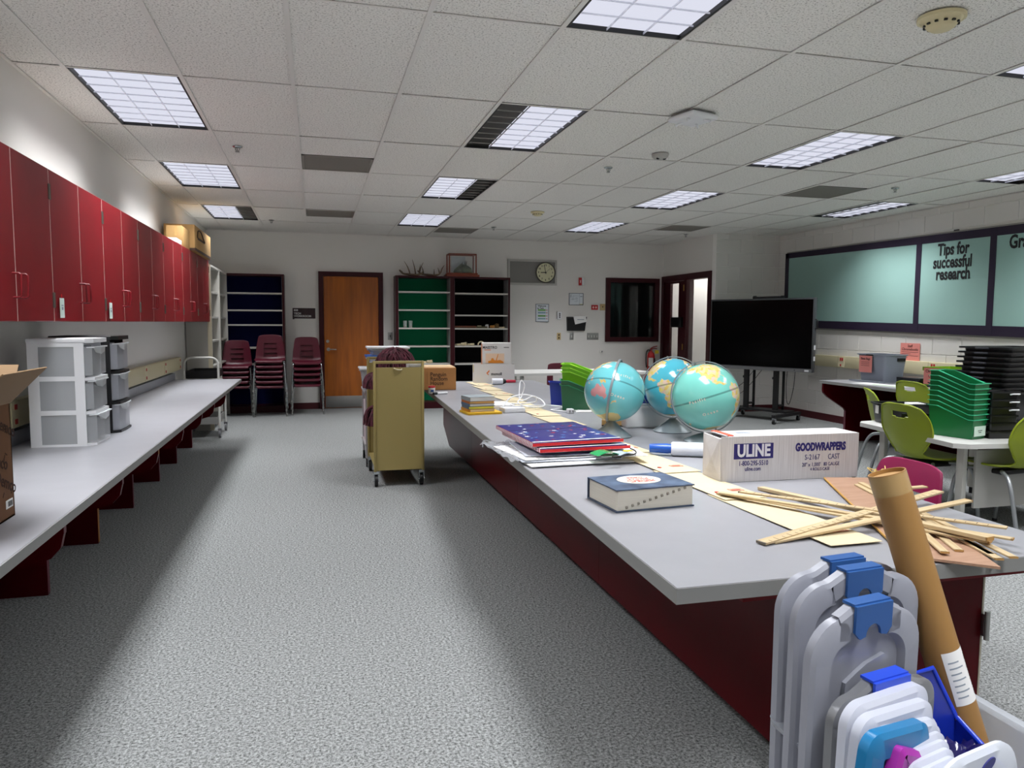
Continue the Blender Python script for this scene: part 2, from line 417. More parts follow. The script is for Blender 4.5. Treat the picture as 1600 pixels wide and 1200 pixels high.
for k in range(4):
    a = PI*.25+PI*k/2; q.tube([(.07*math.cos(a), .07*math.sin(a), -.044), (.10*math.cos(a), .10*math.sin(a), -.052), (.115*math.cos(a), .115*math.sin(a), -.062)], .007, 8)
q.build('antenna_bumps', white_plastic, t, smooth=60)
t = thing('motion_sensor', 'small grey oval sensor with two lenses on the ceiling', 'sensor', (4.01, 1.0, H-.002))
q = MB(); q.lathe([(.001, -.04), (.045, -.038), (.065, -.02), (.07, 0), (.001, 0)], 24); q.build('body', M('grey sensor', '#b5b3ae', .5), t, smooth=40)
q = MB()
for s in (-1, 1): q.lathe([(.001, -.05), (.01, -.048), (.016, -.038), (.001, -.037)], 12, (s*.028, -.02, .004))
q.build('lens', black, t, smooth=40)
for k, (x, y, lb) in enumerate(((.741, 1.675, 'above the aisle, nearest the left lights'), (3.81, 1.6, 'above the island, left of the gray sensor'), (6.92, 1.71, 'above the bulletin board'), (.76, 6.0, 'near the back wall above the blue bookcase'), (3.79, 5.84, 'near the back wall above the black bookcase'), (6.79, 5.79, 'near the glazed door'))):
    t = thing('sprinkler_head', 'chrome fire sprinkler head on the ceiling '+lb, 'sprinkler', (x, y, H-.002), 0, 'ceiling sprinklers')
    q = MB(); q.lathe([(.001, -.008), (.03, -.006), (.038, 0), (.001, 0)], 20); q.build('escutcheon', chrome, t, smooth=40)
    q = MB(); q.tube([(.012, 0, -.006), (.016, 0, -.02), (.004, 0, -.036)], .0035, 6); q.tube([(-.012, 0, -.006), (-.016, 0, -.02), (-.004, 0, -.036)], .0035, 6); q.cyl((0, 0, -.006), (0, 0, -.034), .005)
    q.build('frame', steel, t, smooth=40)
    q = MB(); q.lathe([(.001, -.04), (.018, -.04), (.018, -.037), (.001, -.036)], 16); q.build('deflector', steel, t)
# ---------------- doors and windows of the setting ----------------
oak = M('orange stained oak veneer', '#b9661c', .42, col2='#99541a', vscale=3, stretch=(6, 6, .5))
d = struct(thing('door_1', 'orange stained wooden door in a maroon steel frame', 'door', (0, Y1, 0))); del d['category']
q = MB(); q.box(1.363, 1.435, -.05, 0, 0, 2.14); q.box(2.28, 2.352, -.05, 0, 0, 2.14); q.box(1.435, 2.28, -.05, 0, 2.07, 2.14)
q.build('door_frame', maroon_paint, d)
lf = box('door_leaf', oak, d, 1.438, 2.277, -.032, -.002, .012, 2.067, .002)
box('kick_plate', steel, lf, 1.445, 2.27, -.036, -.032, .02, .2, .001)
q = MB(); q.cyl((1.50, -.032, .935), (1.50, -.042, .935), .028, n=20); q.tube([(1.50, -.04, .935), (1.50, -.075, .935), (1.53, -.08, .935), (1.62, -.08, .933)], .01, 8)
q.build('lever_handle', steel, lf, smooth=40)
q = MB(); q.cyl((1.49, -.032, 1.06), (1.49, -.05, 1.06), .024, n=20); q.box(1.487, 1.493, -.053, -.05, 1.05, 1.07); q.build('deadbolt', steel, lf, smooth=40)
# interior window
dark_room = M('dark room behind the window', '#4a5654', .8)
wn = struct(thing('window_1', 'dark interior window in a maroon frame', 'window', (0, Y1, 0))); del wn['category']
q = MB()
for a in ((6.13, 6.215, 1.045, 2.14), (7.05, 7.13, 1.045, 2.14), (6.215, 7.05, 1.045, 1.125), (6.215, 7.05, 2.065, 2.14)): q.box(a[0], a[1], -.025, .12, a[2], a[3])
q.build('window_frame', maroon_paint, wn)
GL = CLEAR('window glass', '#0f1514', .35, .04)
box('window_pane', GL, wn, 6.215, 7.05, .03, .036, 1.125, 2.065)
q = MB()
q.box(5.6, 7.19, .9, .95, .6, 2.6); q.box(5.6, 5.65, .15, .9, .6, 2.6); q.box(7.14, 7.19, .15, .9, .6, 2.6); q.box(5.6, 7.19, .15, .9, .55, .6); q.box(5.6, 7.19, .15, .9, 2.6, 2.65)
q.build('dark_room', dark_room, wn)
box('blind', M('grey teal blind', '#46605f', .8), wn, 6.2, 6.42, .3, .31, 1.3, 2.1)
box('cabinet_edge', M('grey cabinet edge', '#6d7876', .7), wn, 6.93, 6.97, .5, .52, 1.1, 1.75)
# glazed door with sidelight in the door wall (faces -x)
d2 = struct(thing('door_2', 'maroon door with a narrow light beside a wide glass sidelight', 'door', (7.2, 0, 0))); del d2['category']
q = MB()
for a in ((5.70, 5.79, 0, 2.175), (7.28, 7.37, 0, 2.175), (5.79, 7.28, 2.075, 2.175), (6.46, 6.55, 0, 2.075), (5.79, 6.46, 0, .1)): q.box(-.025, .11, a[0], a[1], a[2], a[3])
q.build('door_frame', maroon_paint, d2)
leaf = MB()
for a in ((6.55, 6.79, .01, 2.07), (7.09, 7.275, .01, 2.07), (6.79, 7.09, .01, .75), (6.79, 7.09, 2.04, 2.07)): leaf.box(.01, .055, a[0], a[1], a[2], a[3])
leaf = leaf.build('door_leaf', maroon_paint, d2)
gl = CLEAR('door glass', '#cfd4d0', .12, .05)
box('narrow_pane', gl, leaf, .03, .036, 6.79, 7.09, .75, 2.04)
box('lock_box', black, leaf, -.035, .03, 6.62, 6.98, 1.30, 1.47, .004)
box('sidelight_pane', gl, d2, .03, .036, 5.79, 6.46, .1, 2.075)
q = MB()
for z in (.3, .98, 1.95): q.cyl((-.028, 6.545, z-.05), (-.028, 6.545, z+.05), .011, n=10)
q.build('hinges', M('brass', '#a98a4a', .35, 1), leaf, smooth=40)
# ---------------- things on the back wall ----------------
Yw = Y1
t = thing('room_sign', 'small dark maroon room sign with white lettering left of the orange door', 'sign', (1.1425, Yw, 1.492))
q = MB(); q.rbox(-.17, .17, -.008, 0, -.08, .08, .004); q.box(-.17, -.145, -.014, -.008, -.092, -.078); q.build('plate', M('dark maroon sign', '#2a0c12', .4), t)
for tx, z in (('808', .045), ('TECH', -.005), ('WORKROOM', -.045)): text(tx, .042, paper, t, (-.152, -.0085, z), (1, 0, 0), (0, 0, 1), bold=.001, align='LEFT', sx=1.0)
def plate(name, label, cat, x, z, w, h, m, slots=()):
    t = thing(name, label, cat, (x, Yw, z))
    q = MB(); q.rbox(-w/2, w/2, -.007, 0, -h/2, h/2, .003); q.build('plate', m, t, smooth=40)
    for k, (a, b, c, e, mm) in enumerate(slots): box('insert', mm, t, a, b, -.013, -.006, c, e)
    return t
ivory = M('ivory plate', '#cdb583', .45)
plate('light_switch', 'steel light switch plate just right of the orange door', 'switch', 2.46, 1.14, .075, .12, steel, [(-.006, .006, -.02, .02, black)])
plate('outlet_plate', 'tan outlet plate below the white thermostat', 'outlet', 5.294, 1.137, .07, .118, ivory, [(-.012, .012, -.04, -.01, M('dark brown', '#4a3418', .6)), (-.012, .012, .01, .04, M('dark brown', '#4a3418', .6))])
plate('switch_plate', 'grey single switch plate below the black wall pocket', 'switch', 5.522, 1.138, .07, .118, steel, [(-.008, .008, -.02, .02, paper)])
plate('switch_bank', 'wide grey plate of four switches left of the dark window', 'switch', 5.906, 1.138, .21, .118, steel, [(-.075+.05*k-.006, -.075+.05*k+.006, -.02, .02, M('grey toggle', '#d5d5d2', .4)) for k in range(4)])
plate('call_plate', 'tan square plate touching the dark window frame', 'wall plate', 6.078, 1.637, .095, .108, ivory, [(-.008, .008, -.005, .015, M('dark brown', '#4a3418', .6))])
t = thing('thermostat', 'small white wall thermostat beside the green striped poster', 'thermostat', (5.295, Yw, 1.488))
box('body', white_plastic, t, -.038, .038, -.025, 0, -.062, .062, .004)
q = MB(); q.box(-.006, .014, -.027, -.024, .015, .04); q.box(-.006, .014, -.027, -.024, -.012, .008); q.box(-.006, .014, -.027, -.024, -.04, -.02); q.build('buttons', black, t)
q = MB(); q.tube([(-.042, -.012, .07), (-.044, -.02, .03), (-.04, -.015, -.05)], .003, 6); q.build('cord', black, t)
t = thing('fire_alarm', 'red and white fire alarm strobe high on the back wall', 'alarm', (5.678, Yw, 2.065))
box('body', redmat, t, -.04, .005, -.04, 0, -.064, .064, .003); box('strobe', white_plastic, t, .005, .04, -.05, 0, -.064, .064, .006)
text('FIRE', .026, paper, t, (-.018, -.0402, 0), (0, 0, 1), (-1, 0, 0), bold=.0006)
t = thing('fire_sign', 'small red sign with two white pictograms left of the dark window', 'sign', (5.934, Yw, 1.632))
box('plate', redmat, t, -.06, .06, -.004, 0, -.041, .041)
q = MB()
for s in (-.025, .025): q.cyl((s, -.004, 0), (s, -.0048, 0), .017, n=16); q.box(s-.004, s+.004, -.0052, -.0045, -.02, .02)
q.build('pictogram', M('pale pink print', '#efc7bd', .6), t)
# framed papers
t = thing('framed_notice', 'white framed floor plan notice above the black wall pocket', 'notice', (5.596, Yw, 1.767))
q = MB()
for a in ((-.128, .128, .094, .101), (-.128, .128, -.101, -.094), (-.128, -.121, -.101, .101), (.121, .128, -.101, .101)): q.box(a[0], a[1], -.012, 0, a[2], a[3])
q.build('frame', M('grey frame', '#5c6470', .4), t)
box('sheet', M('pale blue paper', '#dfe5ea', .7), t, -.121, .121, -.006, 0, -.094, .094)
q = MB()
for a in ((-.1, -.09, .03, .08), (-.06, .04, .055, .058), (-.06, -.057, -.02, .055), (-.02, .02, .02, .023), (.015, .018, -.04, .03), (-.1, .0, .0, .003), (.055, .058, -.09, .09), (-.03, .015, -.04, -.037), (.07, .11, .04, .05)): q.box(a[0], a[1], -.007, -.006, a[2], a[3])
q.build('plan_lines', M('grey ink', '#8e98a2', .7), t); box('key', M('yellow print', '#d8cf7a', .7), t, .06, .118, -.0072, -.006, -.09, -.082)
t = thing('poster', 'small white poster with green and blue printed bands left of the thermostat', 'poster', (4.995, Yw, 1.53))
q = MB()
for a in ((-.115, .115, .143, .15), (-.115, .115, -.15, -.143), (-.115, -.108, -.15, .15), (.108, .115, -.15, .15)): q.box(a[0], a[1], -.012, 0, a[2], a[3])
q.build('frame', M('grey frame', '#5c6470', .4), t); box('sheet', M('pale blue paper', '#dfe5ea', .7), t, -.108, .108, -.006, 0, -.143, .143)
for tx, z in (('Welcome', .115), ('to Tech', .078)): text(tx, .036, dark_ink, t, (-.03 if z < .1 else -.005, -.0065, z), (1, 0, 0), (0, 0, 1), bold=.001)
for z, cc in ((.048, '#6fae45'), (.003, '#7fa6b8'), (-.05, '#5f9e3e'), (-.096, '#8fb3bd')):
    box('printed_band', M('print '+cc, cc, .7), t, -.075, .06, -.0075, -.006, z-.012, z+.012); box('printed_mark', M('red print', '#c8626a', .7), t, .07, .09, -.0075, -.006, z-.008, z+.006)
t = thing('wall_pocket', 'black plastic wall pocket for papers below the framed notice', 'wall pocket', (5.60, Yw, 1.35))
q = MB(); q.add([(-.175, -.005, .118), (.175, -.005, .118), (.15, -.005, -.118), (-.165, -.005, -.118), (-.175, -.06, .09), (.175, -.06, .118), (.15, -.03, -.118), (-.165, -.03, -.118)],
 [(4, 5, 1, 0), (5, 4, 7, 6), (0, 3, 7, 4), (1, 5, 6, 2), (3, 2, 6, 7), (0, 1, 2, 3)]); q.build('pocket', black, t)
t = thing('loose_papers', 'white papers sticking out of the black wall pocket', 'papers', (5.62, Yw, 1.4))
q = MB(); q.add([(-.09, -.062, .08), (.13, -.066, .08), (.15, -.069, -.015), (-.06, -.069, -.06)], [(3, 2, 1, 0)]); q.add([(-.09, -.064, .08), (.13, -.068, .08), (.15, -.071, -.015), (-.06, -.071, -.06)], [(3, 2, 1, 0)])
q.add([(-.09, -.062, .08), (.13, -.066, .08), (.13, -.06, .08), (-.09, -.056, .08)], [(0, 1, 2, 3)]); q.build('sheet', paper, t)
box('printed_line', M('grey ink', '#8e98a2', .7), t, -.02, .10, -.0712, -.0698, .016, .026)
t = thing('doorstop', 'tiny white doorstop knob low on the back wall', 'doorstop', (6.074, Yw, .879))
q = MB(); q.cyl((0, 0, 0), (0, -.01, 0), .045, n=20); q.build('base', white_wall, t, smooth=40); q = MB(); q.cyl((0, -.01, 0), (0, -.03, 0), .012, n=12); q.build('stem', steel, t, smooth=40)
# clock panel
t = thing('speaker_panel', 'grey wall speaker panel around the round clock', 'panel', (4.815, Yw, 2.2))
q = MB()
for a in ((-.425, .425, .175, .21), (-.425, .425, -.21, -.175), (-.425, -.39, -.175, .175), (.39, .425, -.175, .175)): q.box(a[0], a[1], -.03, 0, a[2], a[3])
q.build('frame', M('light grey steel', '#b9b7b1', .45), t); box('grille', M('grey perforated grille', '#85837f', .6, bump=.5, bscale=500), t, -.39, .39, -.015, 0, -.175, .175)
t = thing('wall_clock', 'round cream wall clock with black numerals on the grey panel', 'clock', (5.035, Yw-.016, 2.2))
FM = Matrix.Rotation(PI/2, 4, 'X')
q = MB(); q.lathe([(.001, 0), (.165, 0), (.172, .02), (.172, .045), (.158, .05), (.156, .03), (.001, .03)], 40, M4=FM); q.build('case', M('dark clock rim', '#4a463c', .4), t, smooth=35)
q = MB(); q.cyl((0, -.03, 0), (0, -.032, 0), .156, n=40); q.build('dial', M('cream dial', '#dcd8b4', .5), t, smooth=35)
for k in range(1, 13):
    a = PI/2-2*PI*k/12; text(str(k), .042, dark_ink, t, (.122*math.cos(a), -.0325, .122*math.sin(a)), (1, 0, 0), (0, 0, 1), bold=.001, name='numeral')
def hand(nm, ang, L, wd, y):
    a = PI/2-ang; q = MB(); m4 = Matrix.Rotation(-a, 4, 'Y'); q.box(-L*.2, L, y-.001, y, -wd/2, wd/2, M4=m4); q.build(nm, dark_ink, t)
hand('hour_hand', 2*PI*8.97/12, .085, .013, -.035); hand('minute_hand', 2*PI*58/60, .13, .008, -.038); hand('second_hand', 2*PI*8/60, .11, .003, -.041)
t = thing('fire_extinguisher', 'red fire extinguisher hanging low on the wall below the dark window', 'extinguisher', (6.955, Yw-.10, .5))
q = MB(); q.lathe([(.001, 0), (.06, 0), (.066, .012), (.066, .30), (.055, .345), (.028, .37), (.022, .39), (.001, .39)], 28); q.build('cylinder', M('extinguisher red', '#b3161c', .25), t, smooth=40)
q = MB()
for k in range(9):
    a0, a1 = -PI*.85+.09*k*1.6, -PI*.85+.09*(k+1)*1.6
    q.add([(.067*math.cos(a), .067*math.sin(a), z) for a in (a0, a1) for z in (.12, .27)], [(0, 2, 3, 1)])
q.build('label', M('white label', '#d8d4cf', .5), t)
q = MB(); q.box(.02, .05, -.0695, -.0675, .13, .26); q.build('label_print', dark_ink, t)
q = MB(); q.cyl((0, 0, .385), (0, 0, .43), .02, n=12); q.tube([(-.01, -.01, .43), (.03, -.02, .455), (.10, -.03, .47)], .009, 6); q.tube([(0, -.01, .42), (.05, -.02, .43), (.1, -.03, .425)], .008, 6); q.build('valve', M('dark red valve', '#8c1015', .4), t, smooth=50)
q = MB(); q.tube(smoothpath([(-.02, 0, .40), (-.075, -.02, .40), (-.10, -.02, .33), (-.10, -.02, .2), (-.085, -.01, .1)]), .011, 8); q.build('hose', black, t, smooth=60)
box('tag', M('yellow tag', '#d9c02c', .6), t, .05, .12, -.05, -.046, .34, .40)
q = MB(); q.box(-.02, .02, .05, .10, .05, .40); q.build('bracket', steel, t)
t = thing('extinguisher_cabinet', 'low red box on the floor below the fire extinguisher', 'box', (6.97, Yw-.10, 0)); 
q = MB(); q.rbox(-.09, .09, -.09, .09, 0, .47, .006); q.build('body', M('extinguisher red', '#b3161c', .25), t, smooth=40); box('lid', M('dark red valve', '#8c1015', .4), t, -.095, .095, -.095, .095, .47, .485, .004)
# ---------------- bookcases ----------------
shelf_m = M('pale grey shelf', '#c8c5bd', .5)
inner_m = M('grey shelf side', '#8f8f8e', .5)
def bookcase(name, label, x0, x1, yf, h, backcol, shelves, left_panel=.03, right_panel=.03, yb=Y1-.005, front=maroon_paint):
    t = thing(name, label, 'bookcase', ((x0+x1)/2, yb, 0)); hw = (x1-x0)/2; dep = yb-yf
    box('side_panel', [front], t, -hw, -hw+left_panel, -dep, 0, 0, h); box('side_panel', [front], t, hw-right_panel, hw, -dep, 0, 0, h)
    a, b = -hw+left_panel, hw-right_panel
    box('side_liner', inner_m, t, a, a+.004, -dep+.012, -.012, .1, h-.03); box('side_liner', inner_m, t, b-.004, b, -dep+.012, -.012, .1, h-.03)
    box('back_panel', M('back '+backcol, backcol, .7, spec=.12), t, a, b, -.012, 0, 0, h)
    box('top_panel', front, t, a, b, -dep, -.012, h-.03, h); box('base_panel', front, t, a, b, -dep, -.012, 0, .1)
    for z in shelves: box('shelf', shelf_m, t, a+.005, b-.005, -dep+.01, -.013, z-.022, z)
    return t
bookcase('bookcase', 'tall maroon bookcase with a green back, left of the joined pair', 2.52, 3.41, 7.04, 2.085, '#0c6e4a', (1.845, 1.563, 1.277, .993, .714), .04, .035)
bookcase('bookcase', 'tall maroon bookcase with a black back, right of the joined pair', 3.41, 4.352, 7.04, 2.085, '#050507', (1.833, 1.487, 1.273, .992, .709), .035, .03)
bookcase('bookcase', 'tall maroon bookcase with a navy back behind the stacked chairs', -.02, .866, 7.04, 2.065, '#090f42', (1.79, 1.537, 1.32, .98, .731), .025, .03)
# two plain grey-white shelf units along the left wall
pale = M('off white shelf unit', '#b7b4ad', .5)
for k, (ya, yb, lb) in enumerate(((5.25, 6.12, 'nearer plain off white shelf unit standing along the left wall'), (6.13, 7.0, 'farther plain off white shelf unit along the left wall'))):
    t = thing('shelf_unit', lb, 'shelf unit', (X0+.01, (ya+yb)/2, 0), 0); hl = (yb-ya)/2; dp = .30
    box('side_panel', pale, t, 0, dp, -hl, -hl+.025, 0, 2.06); box('side_panel', pale, t, 0, dp, hl-.025, hl, 0, 2.06); box('top_panel', pale, t, 0, dp, -hl+.025, hl-.025, 2.035, 2.06); box('back_panel', pale, t, 0, .01, -hl+.025, hl-.025, 0, 2.035)
    for z in (.08, .45, .8, 1.12, 1.42, 1.74): box('shelf', pale, t, .01, dp-.02, -hl+.025, hl-.025, z-.022, z)
    q = MB(); q.box(dp-.05, dp, -hl-.004, -hl, 0, 2.06); q.build('edge_strip', M('cream edge strip', '#d8cdb2', .5), t)
# antlers and display case on top of the bookcases
horn = M('antler brown', '#4b3a2a', .6, col2='#8a765a', vscale=9)
def antler(x, rz, sc, label, tines, flip=1):
    t = thing('antler', label, 'antler', (x, 7.14, 2.086), rz)
    beam = smoothpath([(-.30*flip*sc, 0, .14*sc), (-.2*flip*sc, .01, .06*sc), (-.05*flip*sc, .02, .024), (.12*flip*sc, 0, .018), (.24*flip*sc, -.02, .05*sc), (.30*flip*sc, -.03, .12*sc)], 5)
    n = len(beam); q = MB(); q.tube(beam, [.008+.010*math.sin(PI*min(1, i/(n-1)*1.05)) for i in range(n)], 8); q.build('beam', horn, t, smooth=60)
    for (f, dx, dz) in tines:
        i = int(f*(n-1)); p = beam[i]; q = MB(); q.tube(smoothpath([p, p+Vector((dx*.35, .01, dz*.5)), p+Vector((dx, .02, dz))], 4), [.011, .0105, .01, .009, .008, .0065, .005, .0035, .002], 7); q.build('tine', horn, t, smooth=60)
antler(2.77, .05, .62, 'left of the brown antlers lying on top of the green bookcase', ((.2, -.05, .06), (.45, -.09, .21), (.6, -.05, .24), (.75, .03, .16)))
antler(3.06, -.1, .62, 'right of the brown antlers lying on top of the green bookcase', ((.15, .06, .16), (.3, -.03, .13), (.62, .0, .1), (.85, -.03, .1), (.92, .06, .12)))
t = thing('display_case', 'small wood framed glass display case on top of the bookcases', 'display case', (3.58, 7.17, 2.086))
cw_ = M('reddish wood', '#7a2f14', .4)
q = MB(); q.rbox(-.265, .265, -.15, .15, 0, .035, .006); q.rbox(-.24, .24, -.13, .13, .035, .06, .005); q.build('base', cw_, t, smooth=40)
q = MB()
for sx in (-1, 1):
    for sy in (-1, 1): q.box(sx*.215-.009, sx*.215+.009, sy*.11-.009, sy*.11+.009, .06, .36)
for sy in (-1, 1): q.box(-.224, .224, sy*.11-.009, sy*.11+.009, .345, .363)
for sx in (-1, 1): q.box(sx*.215-.009, sx*.215+.009, -.119, .119, .345, .363)
q.build('frame', cw_, t)
cg = CLEAR('case glass', '#e8efee', .05, .05)
q = MB(); q.box(-.206, .206, -.112, -.109, .06, .345); q.build('front_pane', cg, t)
box('backdrop', M('pale grey backdrop', '#b9c0c4', .6), t, -.15, .08, .095, .1, .07, .33)
t = thing('rock_specimen', 'grey green rough specimen with spikes inside the glass display case', 'specimen', (3.6, 7.17, 2.147))
bm = bmesh.new(); bmesh.ops.create_icosphere(bm, subdivisions=3, radius=1)
for v in bm.verts:
    c = v.co; n_ = 1+.1*math.sin(7*c.x+3*c.z)*math.cos(6*c.y+2*c.x); c.x *= .15*n_; c.y *= .075*n_; c.z = max(0, c.z*.145*n_*(1-.35*(c.x+.02)/.15*-1 if c.x < 0 else 1))
me = bpy.data.meshes.new('body'); bm.to_mesh(me); bm.free(); me.materials.append(M('grey green stone', '#39422f', .7, col2='#6a7558', vscale=12, bump=.5)); me.polygons.foreach_set('use_smooth', [True]*len(me.polygons)); link('body', me, t)
for dx, dz, h in ((-.02, .12, .06), (.03, .13, .075), (.05, .13, .07), (-.08, .09, .03)):
    q = MB(); q.tube([(dx, 0, dz-.02), (dx+.008, 0, dz+h*.5), (dx+.02, 0, dz+h)], [.008, .006, .001], 7); q.build('spike', M('dark stone spike', '#2b2f2a', .6), t, smooth=60)
# small things on the shelves
for x, lb in ((2.68, 'left clear plastic cup on the green bookcase shelf'), (2.765, 'right clear plastic cup on the green bookcase shelf')):
    t = thing('clear_cup', lb, 'cup', (x, 7.2, 1.277), 0, 'clear cups on the green shelf')
    q = MB(); q.lathe([(.001, 0), (.028, 0), (.034, .11), (.032, .11), (.026, .004), (.001, .004)], 18); q.build('body', CLEAR('clear cup', '#c9d6d0', .35, .15), t, smooth=40)
    q = MB(); q.lathe([(.001, .004), (.025, .004), (.027, .03), (.001, .03)], 16); q.build('contents', M('dull pink contents', '#8a5a52', .7), t)
bone = M('pale shell', '#d8c9a4', .6, var=.15, vscale=60)
def lump(name, label, cat, x, y, z, sx, sy, sz, m, group=None, arch=False, seed=0):
    rr = random.Random(seed); t = thing(name, label, cat, (x, y, z), rr.uniform(-.4, .4), group)
    if arch:
        q = MB(); q.tube([(sx*math.cos(a), 0, sz*math.sin(a)+.008) for a in [PI*i/10 for i in range(11)]], .011, 8); q.build('body', m, t, smooth=60); return t
    bm = bmesh.new(); bmesh.ops.create_icosphere(bm, subdivisions=2, radius=1); ph = rr.uniform(0, 6)
    for v in bm.verts:
        n_ = 1+.22*math.sin(5*v.co.x+ph)*math.cos(4*v.co.y+ph); v.co = Vector((v.co.x*sx*n_, v.co.y*sy*n_, max(0, (v.co.z*.6+.45)*sz*n_)))
    me = bpy.data.meshes.new('body'); bm.to_mesh(me); bm.free(); me.materials.append(m); me.polygons.foreach_set('use_smooth', [True]*len(me.polygons)); link('body', me, t)
    q = MB(); q.tube([(sx*.2, -sy*.3, sz*.7), (sx*.5, -sy*.5, sz*1.05), (sx*.9, -sy*.5, sz*.9)], [.006, .005, .002], 6); q.build('ridge', m, t, smooth=60); return t
g_ = 'shells and bones on the black bookcase'
lump('shell', 'pale bone piece at the left end of the lower black shelf row', 'shell', 3.52, 7.17, .992, .05, .04, .03, bone, g_, seed=1)
lump('shell', 'pale pointed shell second from left on the lower black shelf row', 'shell', 3.62, 7.17, .992, .055, .04, .05, bone, g_, seed=2)
lump('shell', 'low pale shell third from left on the lower black shelf row', 'shell', 3.74, 7.17, .992, .06, .04, .035, bone, g_, seed=3)
lump('jaw_bone', 'arched pale jaw bone on the lower black shelf, just left of the white box', 'bone', 3.90, 7.16, .992, .055, .04, .055, bone, g_, True)
t = thing('wooden_board', 'reddish brown wooden board lying on the black shelf', 'board', (3.63, 7.2, 1.2735)); box('board', M('reddish board', '#6e3216', .5, var=.2, vscale=8), t, -.18, .18, -.09, .09, 0, .035, .004); box('grip', M('dark brown', '#4a3418', .6), t, -.16, .16, -.096, -.09, .008, .02)
t = thing('tool_tray', 'dark flat tray of trinkets beside the wooden board on the black shelf', 'tray', (3.90, 7.16, 1.2735)); q = MB(); q.box(-.09, .09, -.07, .07, 0, .006); q.box(-.09, .09, -.07, -.064, .006, .03); q.box(-.09, .09, .064, .07, .006, .03); q.build('tray', M('olive tray', '#4a4424', .6), t); q = MB(); q.rbox(-.06, .0, -.04, .02, .008, .04, .006); q.build('contents', bone, t)
lump('rock', 'small white and tan rock beside the dark tray on the black shelf', 'rock', 4.0, 7.17, 1.2735, .03, .03, .055, paper, g_, seed=5)
lump('rock', 'orange rock on the right half of the black shelf', 'rock', 4.09, 7.17, 1.2735, .045, .03, .045, M('orange rock', '#b0762e', .6), g_, seed=6)
lump('rock', 'spiky brown dried plant piece at the right of the black shelf', 'rock', 4.17, 7.2, 1.2735, .04, .03, .07, M('brown dried plant', '#6b522a', .7), g_, seed=7)
lump('shell', 'flat cream shell at the right end of the black shelf', 'shell', 4.25, 7.15, 1.2735, .05, .04, .022, bone, g_, seed=8)
lump('shell', 'small tan shell on the lowest visible green shelf behind the book cart', 'shell', 3.06, 7.15, .714, .05, .04, .05, bone, None, seed=9)
lump('shell', 'flat tan shell left of another on the lowest visible green shelf', 'shell', 2.96, 7.15, .714, .05, .04, .03, bone, None, seed=10)
# ---------------- left side: wall cabinets ----------------
door_edge = M('pale door edge', '#c4a8a0', .5)
UW = .945; ord_ = ['partly cut off at the left photo edge', 'nearest full one, second from the left photo edge', 'third from the left photo edge', 'fourth from the left photo edge', 'fifth from the left photo edge', 'sixth from the left photo edge, below the cardboard box', 'farthest one, beside the off white shelf units']
proto = None
for k in range(7):
    y0 = -.42+UW*(k-1)
    lb = 'dark red two-door wall cabinet, '+ord_[k]
    if proto is None:
        t = thing('wall_cabinet', lb, 'wall cabinet', (X0, y0, 1.355), 0, 'wall cabinets over the left counter'); proto = t
        q = MB(); q.box(.001, .272, .001, UW-.001, 0, .018); q.box(.001, .272, .001, UW-.001, .732, .75); q.box(.001, .272, .001, .019, .018, .732); q.box(.001, .272, UW-.019, UW-.001, .018, .732); q.box(.001, .01, .019, UW-.019, .018, .732)
        q.build('body', M('cabinet body', '#8d8580', .5), t)
        for s in (0, 1):
            a = .004+s*UW/2; b = a+UW/2-.008
            q = MB(); q.rbox(.273, .290, a, b, .002, .748, .0015, 1); q.box(.2725, .2895, a-.003, a, .002, .748, 1); q.box(.2725, .2895, b, b+.003, .002, .748, 1)
            dd = q.build('door', [cab_red, door_edge], t)
            hy = b-.035 if s == 0 else a+.035
            q = MB(); q.tube([(.288, hy, .105), (.316, hy, .105), (.323, hy, .112), (.323, hy, .202), (.316, hy, .209), (.288, hy, .209)], .0045, 8); q.build('handle', M('dark red handle', '#701019', .3), dd, smooth=50)
            oy = a-.002 if s == 0 else b+.002
            for z in (.07, .60): 
                q = MB(); q.cyl((.292, oy, z), (.292, oy, z+.075), .006, n=8); q.box(.2895, .2915, oy-(.0 if s == 0 else .015), oy+(.015 if s == 0 else .0), z, z+.075); q.build('hinge', M('bronze hinge', '#6f655e', .4, .7), dd)
    else: t = dup(proto, (X0, y0, 1.355), None, lb)
    if k in (1, 2): pass
for y, lb in ((-.335, 'white paper tag hanging from the nearest full red cabinet'), (.60, 'white paper tag hanging from the third red cabinet')):
    t = thing('key_tag', lb, 'tag', (X0+.2995, y, 1.375)); box('tag', M('pale green tag', '#cfe0d8', .6), t, 0, .003, -.03, .03, 0, .1); box('string', redmat, t, 0, .002, -.004, .004, .1, .12)
    q = MB(); q.box(.003, .0036, -.015, .015, .06, .066); q.box(.003, .0036, -.012, .012, .04, .055); q.build('print', M('grey ink', '#8e98a2', .7), t)
# boxes on top of the cabinets
kraft = M('kraft cardboard', '#b08a54', .75, var=.06, vscale=10)
kraft_d = M('kraft cardboard inner', '#8c6a3c', .8)
t = thing('cardboard_box', 'large kraft carton with a dark swoosh print on top of the cabinets', 'box', (-.06, 4.55, 2.108))
q = MB(); q.rbox(-.15, .15, -.62, .62, 0, .27, .004); q.build('carton', kraft, t, smooth=30)
q = MB(); q.box(.1505, .1515, -.62, .62, .0, .03); q.box(-.15, .15, -.6215, -.6205, 0, .025); q.build('printed_band', M('brown print', '#3a2212', .7), t)
q = MB(); q.tube(smoothpath([(.152, -.45, .15), (.152, -.40, .22), (.152, -.2, .24), (.152, 0, .18), (.152, .1, .15)]), .008, 6); q.tube(smoothpath([(-.10, -.622, .15), (-.09, -.622, .22), (-.03, -.622, .235), (.05, -.622, .18), (.09, -.622, .14)]), .008, 6)
q.build('printed_swoosh', M('brown print', '#3a2212', .7), t, smooth=60)
